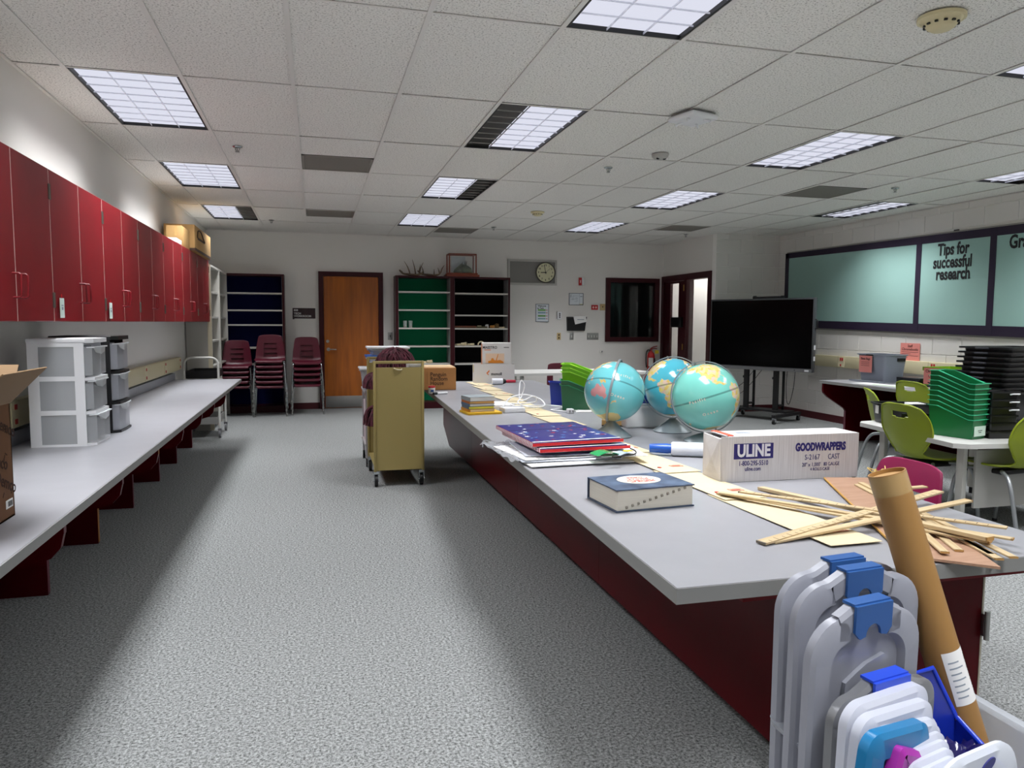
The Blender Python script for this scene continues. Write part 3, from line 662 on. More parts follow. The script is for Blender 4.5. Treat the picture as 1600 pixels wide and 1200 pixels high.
box('printed_line', M('brown print', '#3a2212', .7), t, .1502, .1512, -.42, .12, .135, .16); box('printed_line', M('brown print', '#3a2212', .7), t, -.09, .09, -.6212, -.6202, .118, .142)
t = thing('cardboard_box', 'smaller kraft carton in front of the large one on the cabinets', 'box', (.0, 3.70, 2.108))
q = MB(); q.rbox(-.11, .04, -.22, .22, .0, .2, .004); q.build('carton', kraft, t, smooth=30); box('tape', M('tan tape', '#c29a5e', .4), t, -.03, -.01, -.221, -.2195, .1, .2)
t = thing('paper_stack', 'white papers lying on the cabinet top before the cartons', 'papers', (.0, 3.25, 2.108)); box('sheets', paper, t, -.1, .045, -.15, .15, 0, .04, .002); box('cover_sheet', M('pale grey paper', '#c9ccd0', .8), t, -.1, .042, -.14, .15, .0405, .044)
# ---------------- left counter ----------------
CZ = .72
t = thing('long_counter', 'long grey laminate counter on maroon supports along the left wall', 'counter', (0, 0, 0))
q = MB(); q.rbox(X0+.002, .492, Y0+.02, 4.2, CZ-.034, CZ, .002, 1); ct = q.build('countertop', counter_grey, t)
q = MB(); q.box(.492, .496, Y0+.02, 4.2, CZ-.034, CZ-.002); q.box(X0+.01, .496, 4.2, 4.203, CZ-.034, CZ-.002); q.build('edge_band', edge_grey, t)
struct(box('trim_1', M('grey splash', '#9b9fa6', .4), None, X0, X0+.05, Y0+.02, 4.2, CZ+.001, CZ+.075), 'grey backsplash strip behind the left counter')
prof = [(X0+.003, 0), (.0, 0), (.0, .375), (.06, .40), (.24, .425), (.305, .445), (.34, .485), (.352, .54), (.352, CZ-.035), (X0+.003, CZ-.035)]
for y in (-3.2, -2.3, -1.42, -.52, .37, 1.27, 2.21, 3.03, 3.95):
    q = MB(); q.prism(prof, y-.014, y+.014, 'y'); p_ = q.build('support_panel', maroon, t)
    q = MB(); q.box(.352, .354, y-.014, y+.014, .54, CZ-.036); q.box(.0, .002, y-.014, y+.014, .01, .36); q.build('edge_band', M('worn wood edge', '#a86f38', .6) if abs(y-.37) < .1 else M('purple edge', '#6a3440', .5), p_)
box('rear_rail', maroon, t, X0+.004, X0+.02, Y0+.03, 4.19, .42, CZ-.036)
# raceway with outlets along the left wall
t = thing('outlet_raceway', 'cream metal outlet strip along the left wall above the counter', 'raceway', (X0, 0, 0))
q = MB(); q.rbox(.001, .055, -6, 4.58, .812, .952, .004); q.build('channel', cream, t, smooth=30)
for y in [-.3, .39, 1.15, 1.9, 2.75, 3.65, 4.5]:
    pl = box('outlet_plate', M('cream outlet', '#e0d7b4', .45), t, .055, .058, y-.05, y+.05, .822, .942)
    for z in (.845, .92): box('outlet', M('red outlet', '#b8261c', .45), pl, .058, .062, y+.0-.014, y+.014, z-.013, z+.013)
    box('seam', M('seam', '#9b9274', .5), t, .0552, .0556, y+.051, y+.054, .812, .952)
# carton at the left edge of the photo
t = thing('cardboard_box', 'tall open brown printed carton at the left photo edge', 'box', (.0, -1.84, CZ))
bk = M('brown printed cardboard', '#70492a', .75, var=.08, vscale=12); bi = M('carton flap', '#806546', .8)
# axis aligned carton: right face at x=.33, camera-side face at y=-2.3
q = MB(); xa, xb, ya, yb, hh = -.15, .335, -.06, .55, .375; ya = -.36; yb = .0
q.box(xa, xb, ya, ya+.006, 0, hh); q.box(xa, xb, yb-.006, yb, 0, hh); q.box(xa, xa+.006, ya, yb, 0, hh); q.box(xb-.006, xb, ya, yb, 0, hh); q.box(xa, xb, ya, yb, 0, .006)
q.build('carton', bk, t)
q = MB(); m4 = Matrix.Translation((xb, 0, hh)) @ Matrix.Rotation(-.80, 4, 'Y'); q.box(0, .16, ya+.005, yb, -.004, 0, M4=m4); q.build('flap', bi, t)
q = MB(); m4 = Matrix.Translation((0, yb, hh)) @ Matrix.Rotation(.9, 4, 'X'); q.box(xa+.01, xb, 0, .15, -.004, 0, M4=m4); q.build('flap', bi, t)
pk = M('dark brown print', '#35190c', .8)
for i, (dy, dz, a) in enumerate(((-.05, .30, .35), (-.12, .20, .3), (-.06, .12, .4), (-.2, .33, .3), (-.22, .08, .35), (-.3, .2, .3))):
    text('Demco', .055, pk, t, (xb+.0005, dy, dz), (0, math.cos(a), -math.sin(a)), (0, math.sin(a), math.cos(a)), bold=.0006)
q = MB()
rr = random.Random(4)
for i in range(26):
    y, z, a = rr.uniform(ya+.02, yb-.02), rr.uniform(.02, hh-.02), rr.uniform(0, 3)
    q.box(-.0002, .0006, -.009, .009, -.0018, .0018, M4=Matrix.Translation((xb, y, z)) @ Matrix.Rotation(a, 4, 'X'))
stuff(q.build('printed_marks', pk, t))
lbp = box('barcode_label', paper, t, xb, xb+.001, -.07, -.015, .035, .062)
q = MB()
for k in range(9): q.box(xb+.001, xb+.0014, -.055+.004*k, -.0535+.004*k+(k % 3)*.0006, .04, .057)
q.build('barcode', dark_ink, lbp)
# white three drawer tower
frost = CLEAR('frosted plastic', '#c6c9cc', .5, .35)
def drawer_tower(label, loc, w, dep, h, shell_m, drawer_m, white):
    """front faces +x; local x depth, y width"""
    t = thing('drawer_tower', label, 'drawer unit', loc)
    q = MB(); hw = w/2; e = .022
    for sy in (-1, 1):
        y0, y1 = (sy*hw-.004, sy*hw+.004)
        q.box(0, .05, y0, y1, 0, h-.02); q.box(dep-.075, dep-.03, y0, y1, 0, h-.02)
        for k in range(4): z = k*(h-.03)/3; q.box(.05, dep-.075, y0, y1, max(0, z-.012), z+.012)
    q.box(0, .006, -hw, hw, 0, h-.02)
    q.build('frame', shell_m, t)
    q = MB(); q.rbox(-.004, dep-.02, -hw-.008, hw+.008, h-.022, h, .006); q.prism([(dep-.021, -hw-.008), (dep+.008, -hw+.03), (dep+.012, 0), (dep+.008, hw-.03), (dep-.021, hw+.008)], h-.022, h); q.build('top', shell_m, t, smooth=30)
    q = MB(); q.prism([(0, -hw), (dep-.03, -hw), (dep+.008, -hw+.03), (dep+.012, 0), (dep+.008, hw-.03), (dep-.03, hw), (0, hw)], 0, .012); q.build('bottom', shell_m, t)
    for sy in (-1, 1): box('side_pane', drawer_m, t, .05, dep-.075, sy*hw-.0015, sy*hw+.0015, .012, h-.03)
    zs = [k*(h-.03)/3 for k in range(4)]
    for k in range(3):
        z0, z1 = zs[k]+.014, zs[k+1]-.012; dx = .01 if (k == 0 and white) else 0
        q = MB(); y = hw-.012
        prof = [(dep-.035, -y), (dep+.0+dx, -y+.02), (dep+.006+dx, 0), (dep+dx, y-.02), (dep-.035, y)]
        n = len(prof)
        for i in range(n-1):
            (xa, ya), (xb, yb) = prof[i], prof[i+1]
            q.add([(xa, ya, z0), (xb, yb, z0), (xb, yb, z1), (xa, ya, z1)], [(0, 1, 2, 3)])
        q.box(.02, dep-.036, -y, -y+.002, z0, z1-.03); q.box(.02, dep-.036, y-.002, y, z0, z1-.03); q.box(.02, dep-.036, -y, y, z0, z0+.002); q.box(.02, .022, -y, y, z0, z1-.03)
        dr = q.build('drawer', drawer_m, t)
        q = MB(); q.add([(dep+.004+dx, -y*.8, z1-.004), (dep+.012+dx, 0, z1-.004), (dep+.004+dx, y*.8, z1-.004), (dep+.008+dx, y*.6, z1-.03), (dep+.012+dx, 0, z1-.042), (dep+.008+dx, -y*.6, z1-.03)], [(0, 5, 4, 1), (1, 4, 3, 2)])
        q.prism([(dep-.02, -y), (dep+.012+dx, -y+.02), (dep+.018+dx, 0), (dep+.012+dx, y-.02), (dep-.02, y)], z1-.006, z1); q.build('drawer_pull', M('clear grip', '#dfe3e6', .25) if True else None, dr)
        if k < 2:
            q = MB(); q.prism([(dep-.03, -hw), (dep+.008, -hw+.03), (dep+.014, 0), (dep+.008, hw-.03), (dep-.03, hw)], z1+.001, z1+.016); q.build('divider_rail', shell_m, t)
    return t
drawer_tower('white three-drawer plastic tower on the left counter', (-.09, -.235, CZ), .31, .285, .55, white_plastic, frost, True)
drawer_tower('black framed three-drawer plastic tower behind the white one', (-.13, .215, CZ), .30, .335, .555, black, CLEAR('frosted grey drawer', '#b9bcc4', .72, .3), False)
for k, (y, cc, z, s) in enumerate(((-.29, '#d8c35a', 0, .05), (-.22, '#e3cf74', .014, .045), (-.30, '#c98a3a', .028, .045))):
    t = thing('sticky_pad', f'{["yellow", "pale yellow", "orange"][k]} note pad inside the bottom drawer of the white tower', 'note pad', (.03, -.30, CZ+.0165+z), 0, 'note pads in the white tower'); box('pad', M('pad '+cc, cc, .8), t, -s*1.6, s*1.8, -.04, .05, 0, .013, .001); box('top_sheet', M('pad top '+cc, cc, .8), t, -s*1.6, s*1.7, -.04, .048, .0132, .0138)
# utility cart beyond the counter end
t = thing('utility_cart', 'white tube utility cart with a black tray past the counter end', 'cart', (.02, 4.92, 0))
for y in (-.3, .3):
    q = MB()
    if y < 0: q.tube([(-.185, y, .1), (-.185, y, .86)]+arc((-.105, y, .86), .08, PI, PI/2, 5)+arc((.105, y, .86), .08, PI/2, 0, 5)+[(.185, y, .1)], .013, 8)
    else: q.tube([(-.185, y, .1), (-.185, y, .60)]+arc((-.145, y, .60), .04, PI, PI/2, 4)+arc((.145, y, .60), .04, PI/2, 0, 4)+[(.185, y, .1)], .013, 8)
    q.build('tube_frame', M('white tube', '#d5d4cf', .35), t, smooth=50)
for z, nm in ((.70, 'black_tray'), (.16, 'lower_tray')):
    q = MB(); q.box(-.17, .17, -.3, .3, z, z+.01); q.box(-.17, .17, -.3, -.29, z+.01, z+.085); q.box(-.17, .17, .29, .3, z+.01, z+.085); q.box(-.17, -.16, -.29, .29, z+.01, z+.085); q.box(.16, .17, -.29, .29, z+.01, z+.085)
    q.build(nm, black if z > .5 else M('grey tray', '#8c8b88', .5), t)
for sx in (-1, 1):
    for sy in (-1, 1):
        q = MB(); q.cyl((sx*.185-.012, sy*.3, .045), (sx*.185+.012, sy*.3, .045), .045, n=16); q.box(sx*.185-.02, sx*.185+.02, sy*.3-.015, sy*.3+.015, .08, .11); q.build('caster', M('grey rubber', '#77777a', .6), t, smooth=40)
# ---------------- island ----------------
IT = .73
isl = thing('island_table', 'long grey island worktop on a dark maroon base', 'island', (0, 0, 0))
poly = [(2.129, -3.02), (3.40, -3.03), (3.62, 3.26), (2.351, 3.25)]
q = MB(); q.prism([(x+(.003 if x < 2.5 else -.003), y+(.003 if y < 0 else -.003)) for x, y in poly], IT-.04, IT); q.build('worktop', counter_grey, isl)
q = MB()
for i in range(4):
    a, b = Vector(poly[i]), Vector(poly[(i+1) % 4]); d = (b-a).normalized(); n = Vector((d.y, -d.x))
    q.prism([tuple(a), tuple(b), tuple(b-n*.003), tuple(a-n*.003)], IT-.04, IT-.0015)
q.build('edge_band', edge_grey, isl)
yb0, yb1 = -2.80, 3.24
n = 4
for k in range(n):
    a = yb0+(yb1-yb0)*k/n; b = yb0+(yb1-yb0)*(k+1)/n
    if k == n-1: q = MB(); q.prism([(a+.001, .095), (b-.35, .095), (b, .27), (b, IT-.042), (a+.001, IT-.042)], 2.62, 2.64, 'x')
    else: q = MB(); q.box(2.62, 2.64, a+.001, b-.001, .095, IT-.042)
    q.build('side_panel', maroon, isl)
box('end_panel', maroon, isl, 2.64, 3.29, -2.80, -2.78, .02, IT-.042)
box('far_panel', maroon, isl, 2.64, 3.26, 2.78, 2.80, .1, IT-.042)
box('rear_panel', maroon, isl, 3.27, 3.29, -2.78, 2.78, .1, IT-.042)
box('toe_kick', black, isl, 2.76, 3.20, -2.72, 2.7, 0, .095)
box('front_rail', M('red lit rail laminate', '#6a0712', .35, spec=.2), isl, 2.36, 3.385, -2.94, -2.92, IT-.085, IT-.041)
box('edge_strip', M('pale edge strip', '#b9b2a0', .5), isl, 3.29, 3.296, -2.802, -2.78, .02, IT-.042)
q = MB(); q.box(3.29, 3.305, -2.81, -2.795, .40, .47); q.build('hinge', steel, isl); q = MB(); q.cyl((3.298, -2.815, .39), (3.298, -2.815, .48), .008, n=10); q.build('hinge_pin', steel, isl, smooth=40)
# what lies on the island is laid out in island units from its near left corner
T = .80; ISL_UNIT = 1.125; ISL_CORNER = (Vector((2.037, -3.194, T)), Vector((2.129, -3.02, IT)))
before = set(bpy.data.objects)
# manila strips in a line
manila = M('manila card', '#d3c4a2', .75, var=.03, vscale=6)
Np = 13; cen = [(2.75, 2.03), (2.72, 1.6), (2.70, 1.17), (2.675, .74), (2.66, .31), (2.65, -.12), (2.645, -.55), (2.635, -.98), (2.625, -1.41), (2.62, -1.84), (2.62, -2.27), (2.622, -2.72)]
ordn = ['farthest', 'second farthest', 'third farthest', 'fourth farthest', 'fifth farthest', 'sixth farthest', 'sixth nearest', 'fifth nearest', 'fourth nearest', 'third nearest', 'second nearest', 'nearest']
stamp_m = M('red stamp ink', '#d06a5c', .7)
for k, (x, y) in enumerate(cen):
    rr = random.Random(k+3); L = .26 if k < 11 else .31
    t = thing('paper_strip', f'manila folder strip laid along the island, {ordn[k]} of the overlapping row', 'paper', (x, y, T+.0012), .035+rr.uniform(-.03, .03), 'manila strips along the island')
    m4 = Matrix.Rotation(.0085*(-1), 4, 'X')
    q = MB(); q.box(-.078, .078, -L, L-.02, .0, .0014, M4=Matrix.Translation((0, 0, .0022)) @ m4); q.build('card', manila, t)
    d_ = MB(); d_.cyl((-.045, -L+.10, .0062), (-.045, -L+.10, .0072), .0085, n=12); d_.build('button', redmat if k not in (11, 0) else dark_ink, t)
    if k % 2 == 0 or k > 7:
        s_ = MB(); 
        for a in ((.01, .06, 0), (.01, .06, .028)): s_.box(a[0], a[1], -L+.10+a[2], -L+.103+a[2], .0062, .0066)
        for a in (.01, .058): s_.box(a, a+.002, -L+.10, -L+.13, .0062, .0066)
        s_.box(.018, .052, -L+.11, -L+.122, .0062, .0066); s_.build('stamp', stamp_m, t)
# ---------------- dictionary ----------------
def place(x, y, z=T, rz=0): return (x, y, z), rz
t = thing('dictionary', 'thick old dictionary with a navy cover lying near the front of the island', 'book', (2.16, -2.576, T+.001), .085)
W_, D_, Hh = .262, .195, .068
pages = M('page block', '#d8d3c6', .8, var=.06, vscale=4, stretch=(1, 1, 120))
navy = M('navy cloth cover', '#26304a', .45, col2='#5a6b85', vscale=16)
q = MB(); q.rbox(.003, W_, .0, D_-.004, .0035, Hh-.0035, .001, 1); q.build('page_block', pages, t)
q = MB(); q.box(-.003, W_+.004, -.004, D_, 0, .0035); q.box(-.003, W_+.004, -.004, D_, Hh-.0035, Hh); q.box(-.003, W_+.004, D_-.0035, D_, .0036, Hh-.0036); q.build('cover', navy, t)
q = MB(); q.prism([(.135+.072*math.cos(2*PI*i/32), .11+.058*math.sin(2*PI*i/32)) for i in range(32)], Hh, Hh+.0006); q.build('title_oval', M('cream print', '#ddd6c4', .6), t)
for tx, y in (('New', .137), ('World', .117), ('Dictionary', .098), ('of English', .082)): text(tx, .02 if y > .11 else .016, M('faded red print', '#c0504a', .7), t, (.135, y, Hh+.0006), (1, 0, 0), (0, 1, 0), bold=.0004, sx=1.4)
for k in range(11):
    f = k/10; q = MB(); q.tube([(.03+.2*f, -.0008, .012+.046*f), (.036+.2*f, -.0008, .013+.046*f)], .0042, 8); q.build('thumb_notch', M('notch shade', '#8d877b', .8), t)
# ---------------- pile: loose papers, plastic bag, gift bags ----------------
px, py_ = 2.29, -1.68
for k, (dx, dy, rz, w_, l_, nm) in enumerate(((.02, .02, .05, .44, .42, 'bottom'), (.0, .05, .0, .42, .38, 'second lowest'), (-.02, .06, .12, .40, .36, 'middle'), (.03, .07, -.06, .40, .34, 'topmost'))):
    t = thing('paper_sheets', f'white papers under the starry gift bags, {nm} sheaf of the pile', 'papers', (px+dx, py_+dy, T+.0052+.0075*k), rz, 'white papers under the gift bags')
    n = 13; P = [[(-w_/2+w_*i/(n-1), -l_/2+l_*j/(n-1), .0035+.0016*math.sin(5*i/n+k)*math.cos(4*j/n)) for j in range(n)] for i in range(n)]
    q = MB(); q.shell(P, .0034); q.build('sheet', [paper, M('bluish paper', '#d9dde8', .8)][k % 2], t, smooth=60)
    q = MB(); q.box(-w_/2+.02, w_/2-.02, -l_/2-.0015, -l_/2, .0012, .0016); q.build('sheet_edges', M('grey ink', '#8e98a2', .7), t)
t = thing('plastic_sleeve', 'clear crinkled plastic bag around the papers at the island edge', 'bag', (2.12, -1.62, T+.002), .1)
n = 18; rr = random.Random(2)
P = [[(-.08+.2*i/(n-1), -.2+.48*j/(n-1), .014+.012*math.sin(i*1.3+j*.7)*math.cos(j*1.1-i*.5)+.006*rr.uniform(0, 1)) for j in range(n)] for i in range(n)]
q = MB(); q.shell(P, .001); q.build('bag', CLEAR('clear crinkled film', '#d4d6dc', .22, .12, .6), t, smooth=60)
q = MB(); q.tube(smoothpath([(-.085, .22, .01), (-.06, .27, .03), (.0, .26, .012)]), .003, 6); q.build('folded_lip', CLEAR('clear crinkled film', '#d4d6dc', .22, .12, .6), t, smooth=60)
t = thing('paper_sheets', 'plain white sheet jutting out right of the gift bags', 'papers', (2.50, -1.72, T+.034), -.12); box('sheet', paper, t, -.09, .10, -.17, .1, 0, .003); box('printed_lines', M('grey ink', '#8e98a2', .7), t, -.06, .08, -.1695, -.1692, .001, .002)
t = thing('lanyard_badge', 'green and blue plastic badge on a black cord below the gift bags', 'badge', (2.41, -1.86, T+.039), .15)
q = MB(); P = [[(-.05+.1*i/8, -.035+.07*j/6, .012*math.sin(PI*i/8)+.004) for j in range(7)] for i in range(9)]; q.shell(P, .002); q.build('green_face', M('shiny green', '#1e9a58', .15), t, smooth=60)
q = MB(); P = [[(.04+.075*i/8, -.05+.06*j/6, .009*math.sin(PI*i/8)+.002) for j in range(7)] for i in range(9)]; q.shell(P, .002); q.build('pale_face', M('pale blue foil', '#aab9c9', .2), t, smooth=60)
q = MB(); q.tube(smoothpath([(-.08, -.07, .002), (-.02, -.085, .003), (.03, -.07, .004), (.10, -.06, .006), (.125, -.03, .012), (.12, .0, .018)]), .0028, 6); q.build('cord', black, t, smooth=60)
q = MB(); q.rbox(-.01, .025, -.088, -.07, 0, .008, .002); q.build('cord_lock', black, t)
box('yellow_tab', M('yellow tag', '#d9c02c', .6), t, .08, .12, -.02, .0, .010, .013)
star_navy = M('navy gift paper', '#28237a', .3, coat=.3)
stripe_r = M('red stripe', '#b4202a', .4); stripe_w = M('white stripe', '#e8e6ea', .4)
def giftbag(label, loc, rz, W, L, tilt, seed):
    t = thing('gift_bag', label, 'gift bag', loc, rz, 'starry navy gift bags')
    th = .018; m4 = Matrix.Rotation(tilt, 4, 'Y')
    q = MB(); q.rbox(0, W, 0, L, 0, th, .003, 1, M4=m4); q.build('bag', star_navy, t)
    q = MB(); q.box(-.001, W+.001, -.0015, .0, .0, .008, M4=m4); q.build('white_hem', stripe_w, t); q = MB(); q.box(-.001, W+.012, -.004, -.0015, .001, .013, M4=m4); q.build('red_hem', redmat, t)
    q = MB(); q.box(0, W, 0, .012, th, th+.0006, M4=m4); q.build('top_hem', stripe_w, t)
    q = MB(); q.box(0, W, L*.62, L*.62+.006, th, th+.0006, M4=m4); q.build('fold', M('navy fold', '#14123c', .4), t)
    rr = random.Random(seed); ns = 16
    for c, mt in (('r', stripe_r), ('w', stripe_w), ('b', M('blue star', '#4d86c4', .4))):
        q = MB()
        for i in range(16):
            x, y, s, a = rr.uniform(.02, W-.02), rr.uniform(.03, L-.02), rr.uniform(.006, .016), rr.uniform(0, 6)
            pts = [(x+(s if k % 2 == 0 else s*.42)*math.cos(a+PI*k/5), y+(s if k % 2 == 0 else s*.42)*math.sin(a+PI*k/5)) for k in range(10)]
            q.prism(pts, th+.0002+.0002*i/16, th+.0008, M4=m4)
        stuff(q.build('printed_stars', mt, t))
    q = MB()
    for i in range(26): q.box(-.0012, .0002, L*i/26, L*(i+.55)/26, .002, th-.002, M4=m4)
    stuff(q.build('striped_edge', stripe_w, t)); q = MB(); q.box(-.0006, .0006, 0, L, .001, th-.001, M4=m4); q.build('red_edge', stripe_r, t)
    return t
giftbag('navy starry gift bag, lower of the two on the papers', (2.16, -1.80, T+.046), .06, .385, .50, 0, 1)
giftbag('navy starry gift bag, upper of the two, red hem to the camera', (2.135, -1.78, T+.068), .045, .385, .52, -.01, 2)
# ---------------- stretch wrap box ----------------
t = thing('carton', 'long white carton with blue lettering near the right side of the island', 'box', (2.681, -2.278, T+.001), -.035)
wc = M('white corrugated board', '#dcd9da', .7, col2='#c9c5c6', vscale=5, stretch=(40, 1, 1.2)); ink = M('violet blue ink', '#26206e', .6)
BW, BD, BH = .555, .135, .163
q = MB(); q.box(0, BW, 0, .004, 0, BH); q.box(0, BW, BD-.004, BD, 0, BH); q.box(0, BW, .004, BD-.004, 0, .004); q.box(.03, BW, .004, BD-.004, BH-.004, BH); q.box(BW-.004, BW, .004, BD-.004, .004, BH-.004); q.build('carton', wc, t)
q = MB(); q.add([(0, 0, 0), (0, BD, 0), (0, BD, BH*.98), (-.008, .0, BH*.96), (-.012, .05, BH*.5), (.004, 0, 0), (.004, BD, 0), (.004, BD, BH*.98), (.002, 0, BH*.96), (0, .05, BH*.5)], [(1, 0, 4), (0, 3, 4), (3, 2, 4), (2, 1, 4), (5, 6, 9), (8, 5, 9), (7, 8, 9), (6, 7, 9), (0, 1, 6, 5), (1, 2, 7, 6), (2, 3, 8, 7), (3, 0, 5, 8)]); q.build('end_flap', wc, t)
q = MB(); q.box(.02, .09, .0, BD*.75, 0, .003, M4=Matrix.Translation((0, .012, BH+.001)) @ Matrix.Rotation(.05, 4, 'Y')); q.build('top_flap', wc, t)
q = MB(); q.box(.03, .052, .01, BD, BH+.0002, BH+.004); q.build('orange_stripe', M('orange print', '#d4553a', .6), t)
q = MB()
for k in range(8): q.box(.10+.007*k, .104+.007*k, .06, .10, BH, BH+.0005)
q.build('shipping_label', M('grey ink', '#8e98a2', .7), t)
f = lambda u, v: (u*BW, -.0003, v*BH)
q = MB(); q.box(.088*BW, .368*BW, -.0008, 0, .50*BH, .84*BH); q.build('logo_plate', ink, t)
text('ULINE', .060, M('logo white', '#e4e2ea', .6), t, (.228*BW, -.001, .67*BH), (1, 0, 0), (0, 0, 1), bold=.0022, sx=.80)
text('1-800-295-5510', .0245, ink, t, (.228*BW, -.0004, .40*BH), (1, 0, 0), (0, 0, 1), bold=.0003, sx=.74)
text('uline.com', .021, ink, t, (.225*BW, -.0004, .275*BH), (1, 0, 0), (0, 0, 1), bold=.0003, sx=.78)
text('GOODWRAPPERS', .039, ink, t, (.715*BW, -.0004, .71*BH), (1, 0, 0), (0, 0, 1), bold=.0022, sx=.66)
text('S-2167', .028, ink, t, (.655*BW, -.0004, .48*BH), (1, 0, 0), (0, 0, 1), sx=.8); text('CAST', .028, ink, t, (.815*BW, -.0004, .48*BH), (1, 0, 0), (0, 0, 1), sx=.72)
text('20" x 1,000\'', .020, ink, t, (.65*BW, -.0004, .315*BH), (1, 0, 0), (0, 0, 1), sx=.8); text('80 GAUGE', .019, ink, t, (.80*BW, -.0004, .315*BH), (1, 0, 0), (0, 0, 1), sx=.75)
text('4 ROLLS CASE', .016, ink, t, (.715*BW, -.0004, .21*BH), (1, 0, 0), (0, 0, 1), sx=.8)
# wrap handle lying left of the carton
t = thing('wrap_roll', 'white roll with a blue handle lying left of the white carton', 'wrap roll', (2.79, -1.76, T+.031), -.45)
q = MB(); q.cyl((-.03, 0, 0), (.16, 0, 0), .030, n=24); q.build('roll', M('white film roll', '#dfe2ea', .25), t, smooth=40); q = MB(); q.cyl((-.034, 0, 0), (-.026, 0, 0), .027, n=24); q.build('rim', white_plastic, t, smooth=40)
q = MB(); q.tube([(-.034, 0, 0), (-.04, 0, 0), (-.05, 0, 0), (-.12, 0, 0), (-.125, 0, 0)], [.02, .02, .0215, .0185, .0165], 18); q.build('handle', M('blue handle', '#1d57b8', .35), t, smooth=40)
# ---------------- plywood and yard sticks ----------------
pine = M('pine stick', '#cdb994', .6, col2='#b89f76', vscale=5, stretch=(1, 30, 30)); ply = M('plywood face', '#ab8870', .6, col2='#9c775f', vscale=4, stretch=(2, 18, 1))
t = thing('plywood_board', 'thin reddish plywood board under the wooden sticks', 'board', (0, 0, T+.0045))
pl = [(2.655, -3.17), (2.85, -3.285), (3.12, -2.83), (3.265, -2.37), (3.08, -2.325)]
pl = [(2.665, -3.15), (2.81, -3.274), (3.245, -2.371), (3.077, -2.32)]
q = MB(); q.prism(pl, 0, .006); q.build('face', ply, t); q = MB(); q.prism([(2.665, -3.15), (3.077, -2.32), (3.075, -2.317), (2.663, -3.148)], .0005, .0055); q.build('edge_ply', M('ply edge', '#c99a4a', .7), t)
def stick(a, b, w, th, label, name='wooden_stick', marks=True):
    a, b = Vector(a), Vector(b); d = b-a; L = d.length; X = d.normalized(); Y = Vector((0, 0, 1)).cross(X).normalized(); Z = X.cross(Y)
    m4 = Matrix((X, Y, Z)).transposed().to_4x4(); m4.translation = a
    t = thing(name, label, 'stick', (0, 0, 0), 0, 'loose wooden sticks on the island'); t.matrix_world = m4
    q = MB(); q.rbox(0, L, -w/2, w/2, 0, th, .0006, 1); q.build('bar', pine, t)
    if marks:
        q = MB()
        for k in range(1, int(L/.0254)): q.box(.0254*k-.0007, .0254*k+.0007, -w/2+.001, -w/2+(.012 if k % 2 else .018), th, th+.0003)
        q.build('inch_marks', M('brown print', '#3a2212', .7), t); q = MB(); q.box(-.0005, .004, -w/2, w/2, 0, th+.0002); q.build('tip', M('grey tip', '#6e6658', .5), t)
    else:
        q = MB(); q.box(L-.004, L+.0005, -w/2, w/2, .0001, th); q.build('end_grain', M('end grain', '#b48a50', .7), t)
    return t
z = T+.012
stick((2.392, -2.963, T+.003), (3.16, -2.745, T+.046), .030, .006, 'wooden measuring stick in front, its numbered end nearest the camera')
stick((2.43, -2.955, T+.001), (3.135, -2.876, T+.050), .026, .006, 'wooden stick crossing just behind the front one, its free end raised high', marks=False)
stick((2.568, -2.455, T+.0085), (2.911, -3.155, T+.024), .024, .005, 'leftmost pale stick ending over the manila strip, lower of two', marks=False)
stick((2.562, -2.477, T+.0140), (2.97, -3.165, T+.030), .020, .005, 'pale stick just above the leftmost one over the manila strip', marks=False)
stick((2.619, -2.499, T+.0195), (3.011, -3.111, T+.041), .022, .005, 'numbered pale stick ending over the manila strip, its far end farthest right')
stick((2.757, -2.406, T+.001), (2.890, -3.173, T+.036), .026, .010, 'thick pale batten starting just below the white carton', marks=False)
for k, (a, b, lb) in enumerate((((3.095, -2.465), (2.848, -3.237), 'leftmost short lath of the bundle on the plywood'), ((3.113, -2.462), (2.879, -3.247), 'second lath of the bundle on the plywood, reaching the island edge'), ((3.128, -2.489), (2.862, -3.203), 'middle lath of the bundle on the plywood'), ((3.112, -2.515), (2.752, -3.176), 'fourth lath of the bundle on the plywood, ending nearest the tube'), ((3.160, -2.471), (2.811, -3.160), 'rightmost lath of the bundle on the plywood'))):
    stick((*a, T+.0112+.0048*(k % 2)), (*b, T+.0112+.0048*(k % 2)), .020, .0045, lb, 'lath', False)
stick((2.95, -2.72, T+.054), (3.15, -2.70, T+.052), .022, .005, 'short pale lath across the top of the stick pile', 'lath', False)
t = thing('wire_bundle', 'small tangle of thin yellow raffia behind the cardboard tube', 'raffia', (3.205, -2.47, T+.006))
q = MB(); rr = random.Random(11)
for i in range(9):
    p0 = Vector((rr.uniform(-.03, .03), rr.uniform(-.03, .03), 0)); q.tube(smoothpath([p0, p0+Vector((rr.uniform(-.04, .04), rr.uniform(-.04, .04), .03)), p0+Vector((rr.uniform(-.05, .05), rr.uniform(-.05, .05), .055)), p0+Vector((rr.uniform(-.05, .05), rr.uniform(-.05, .05), .02))], 4), .0018, 5)
stuff(q.build('strands', M('raffia', '#d2b66a', .7), t, smooth=60))
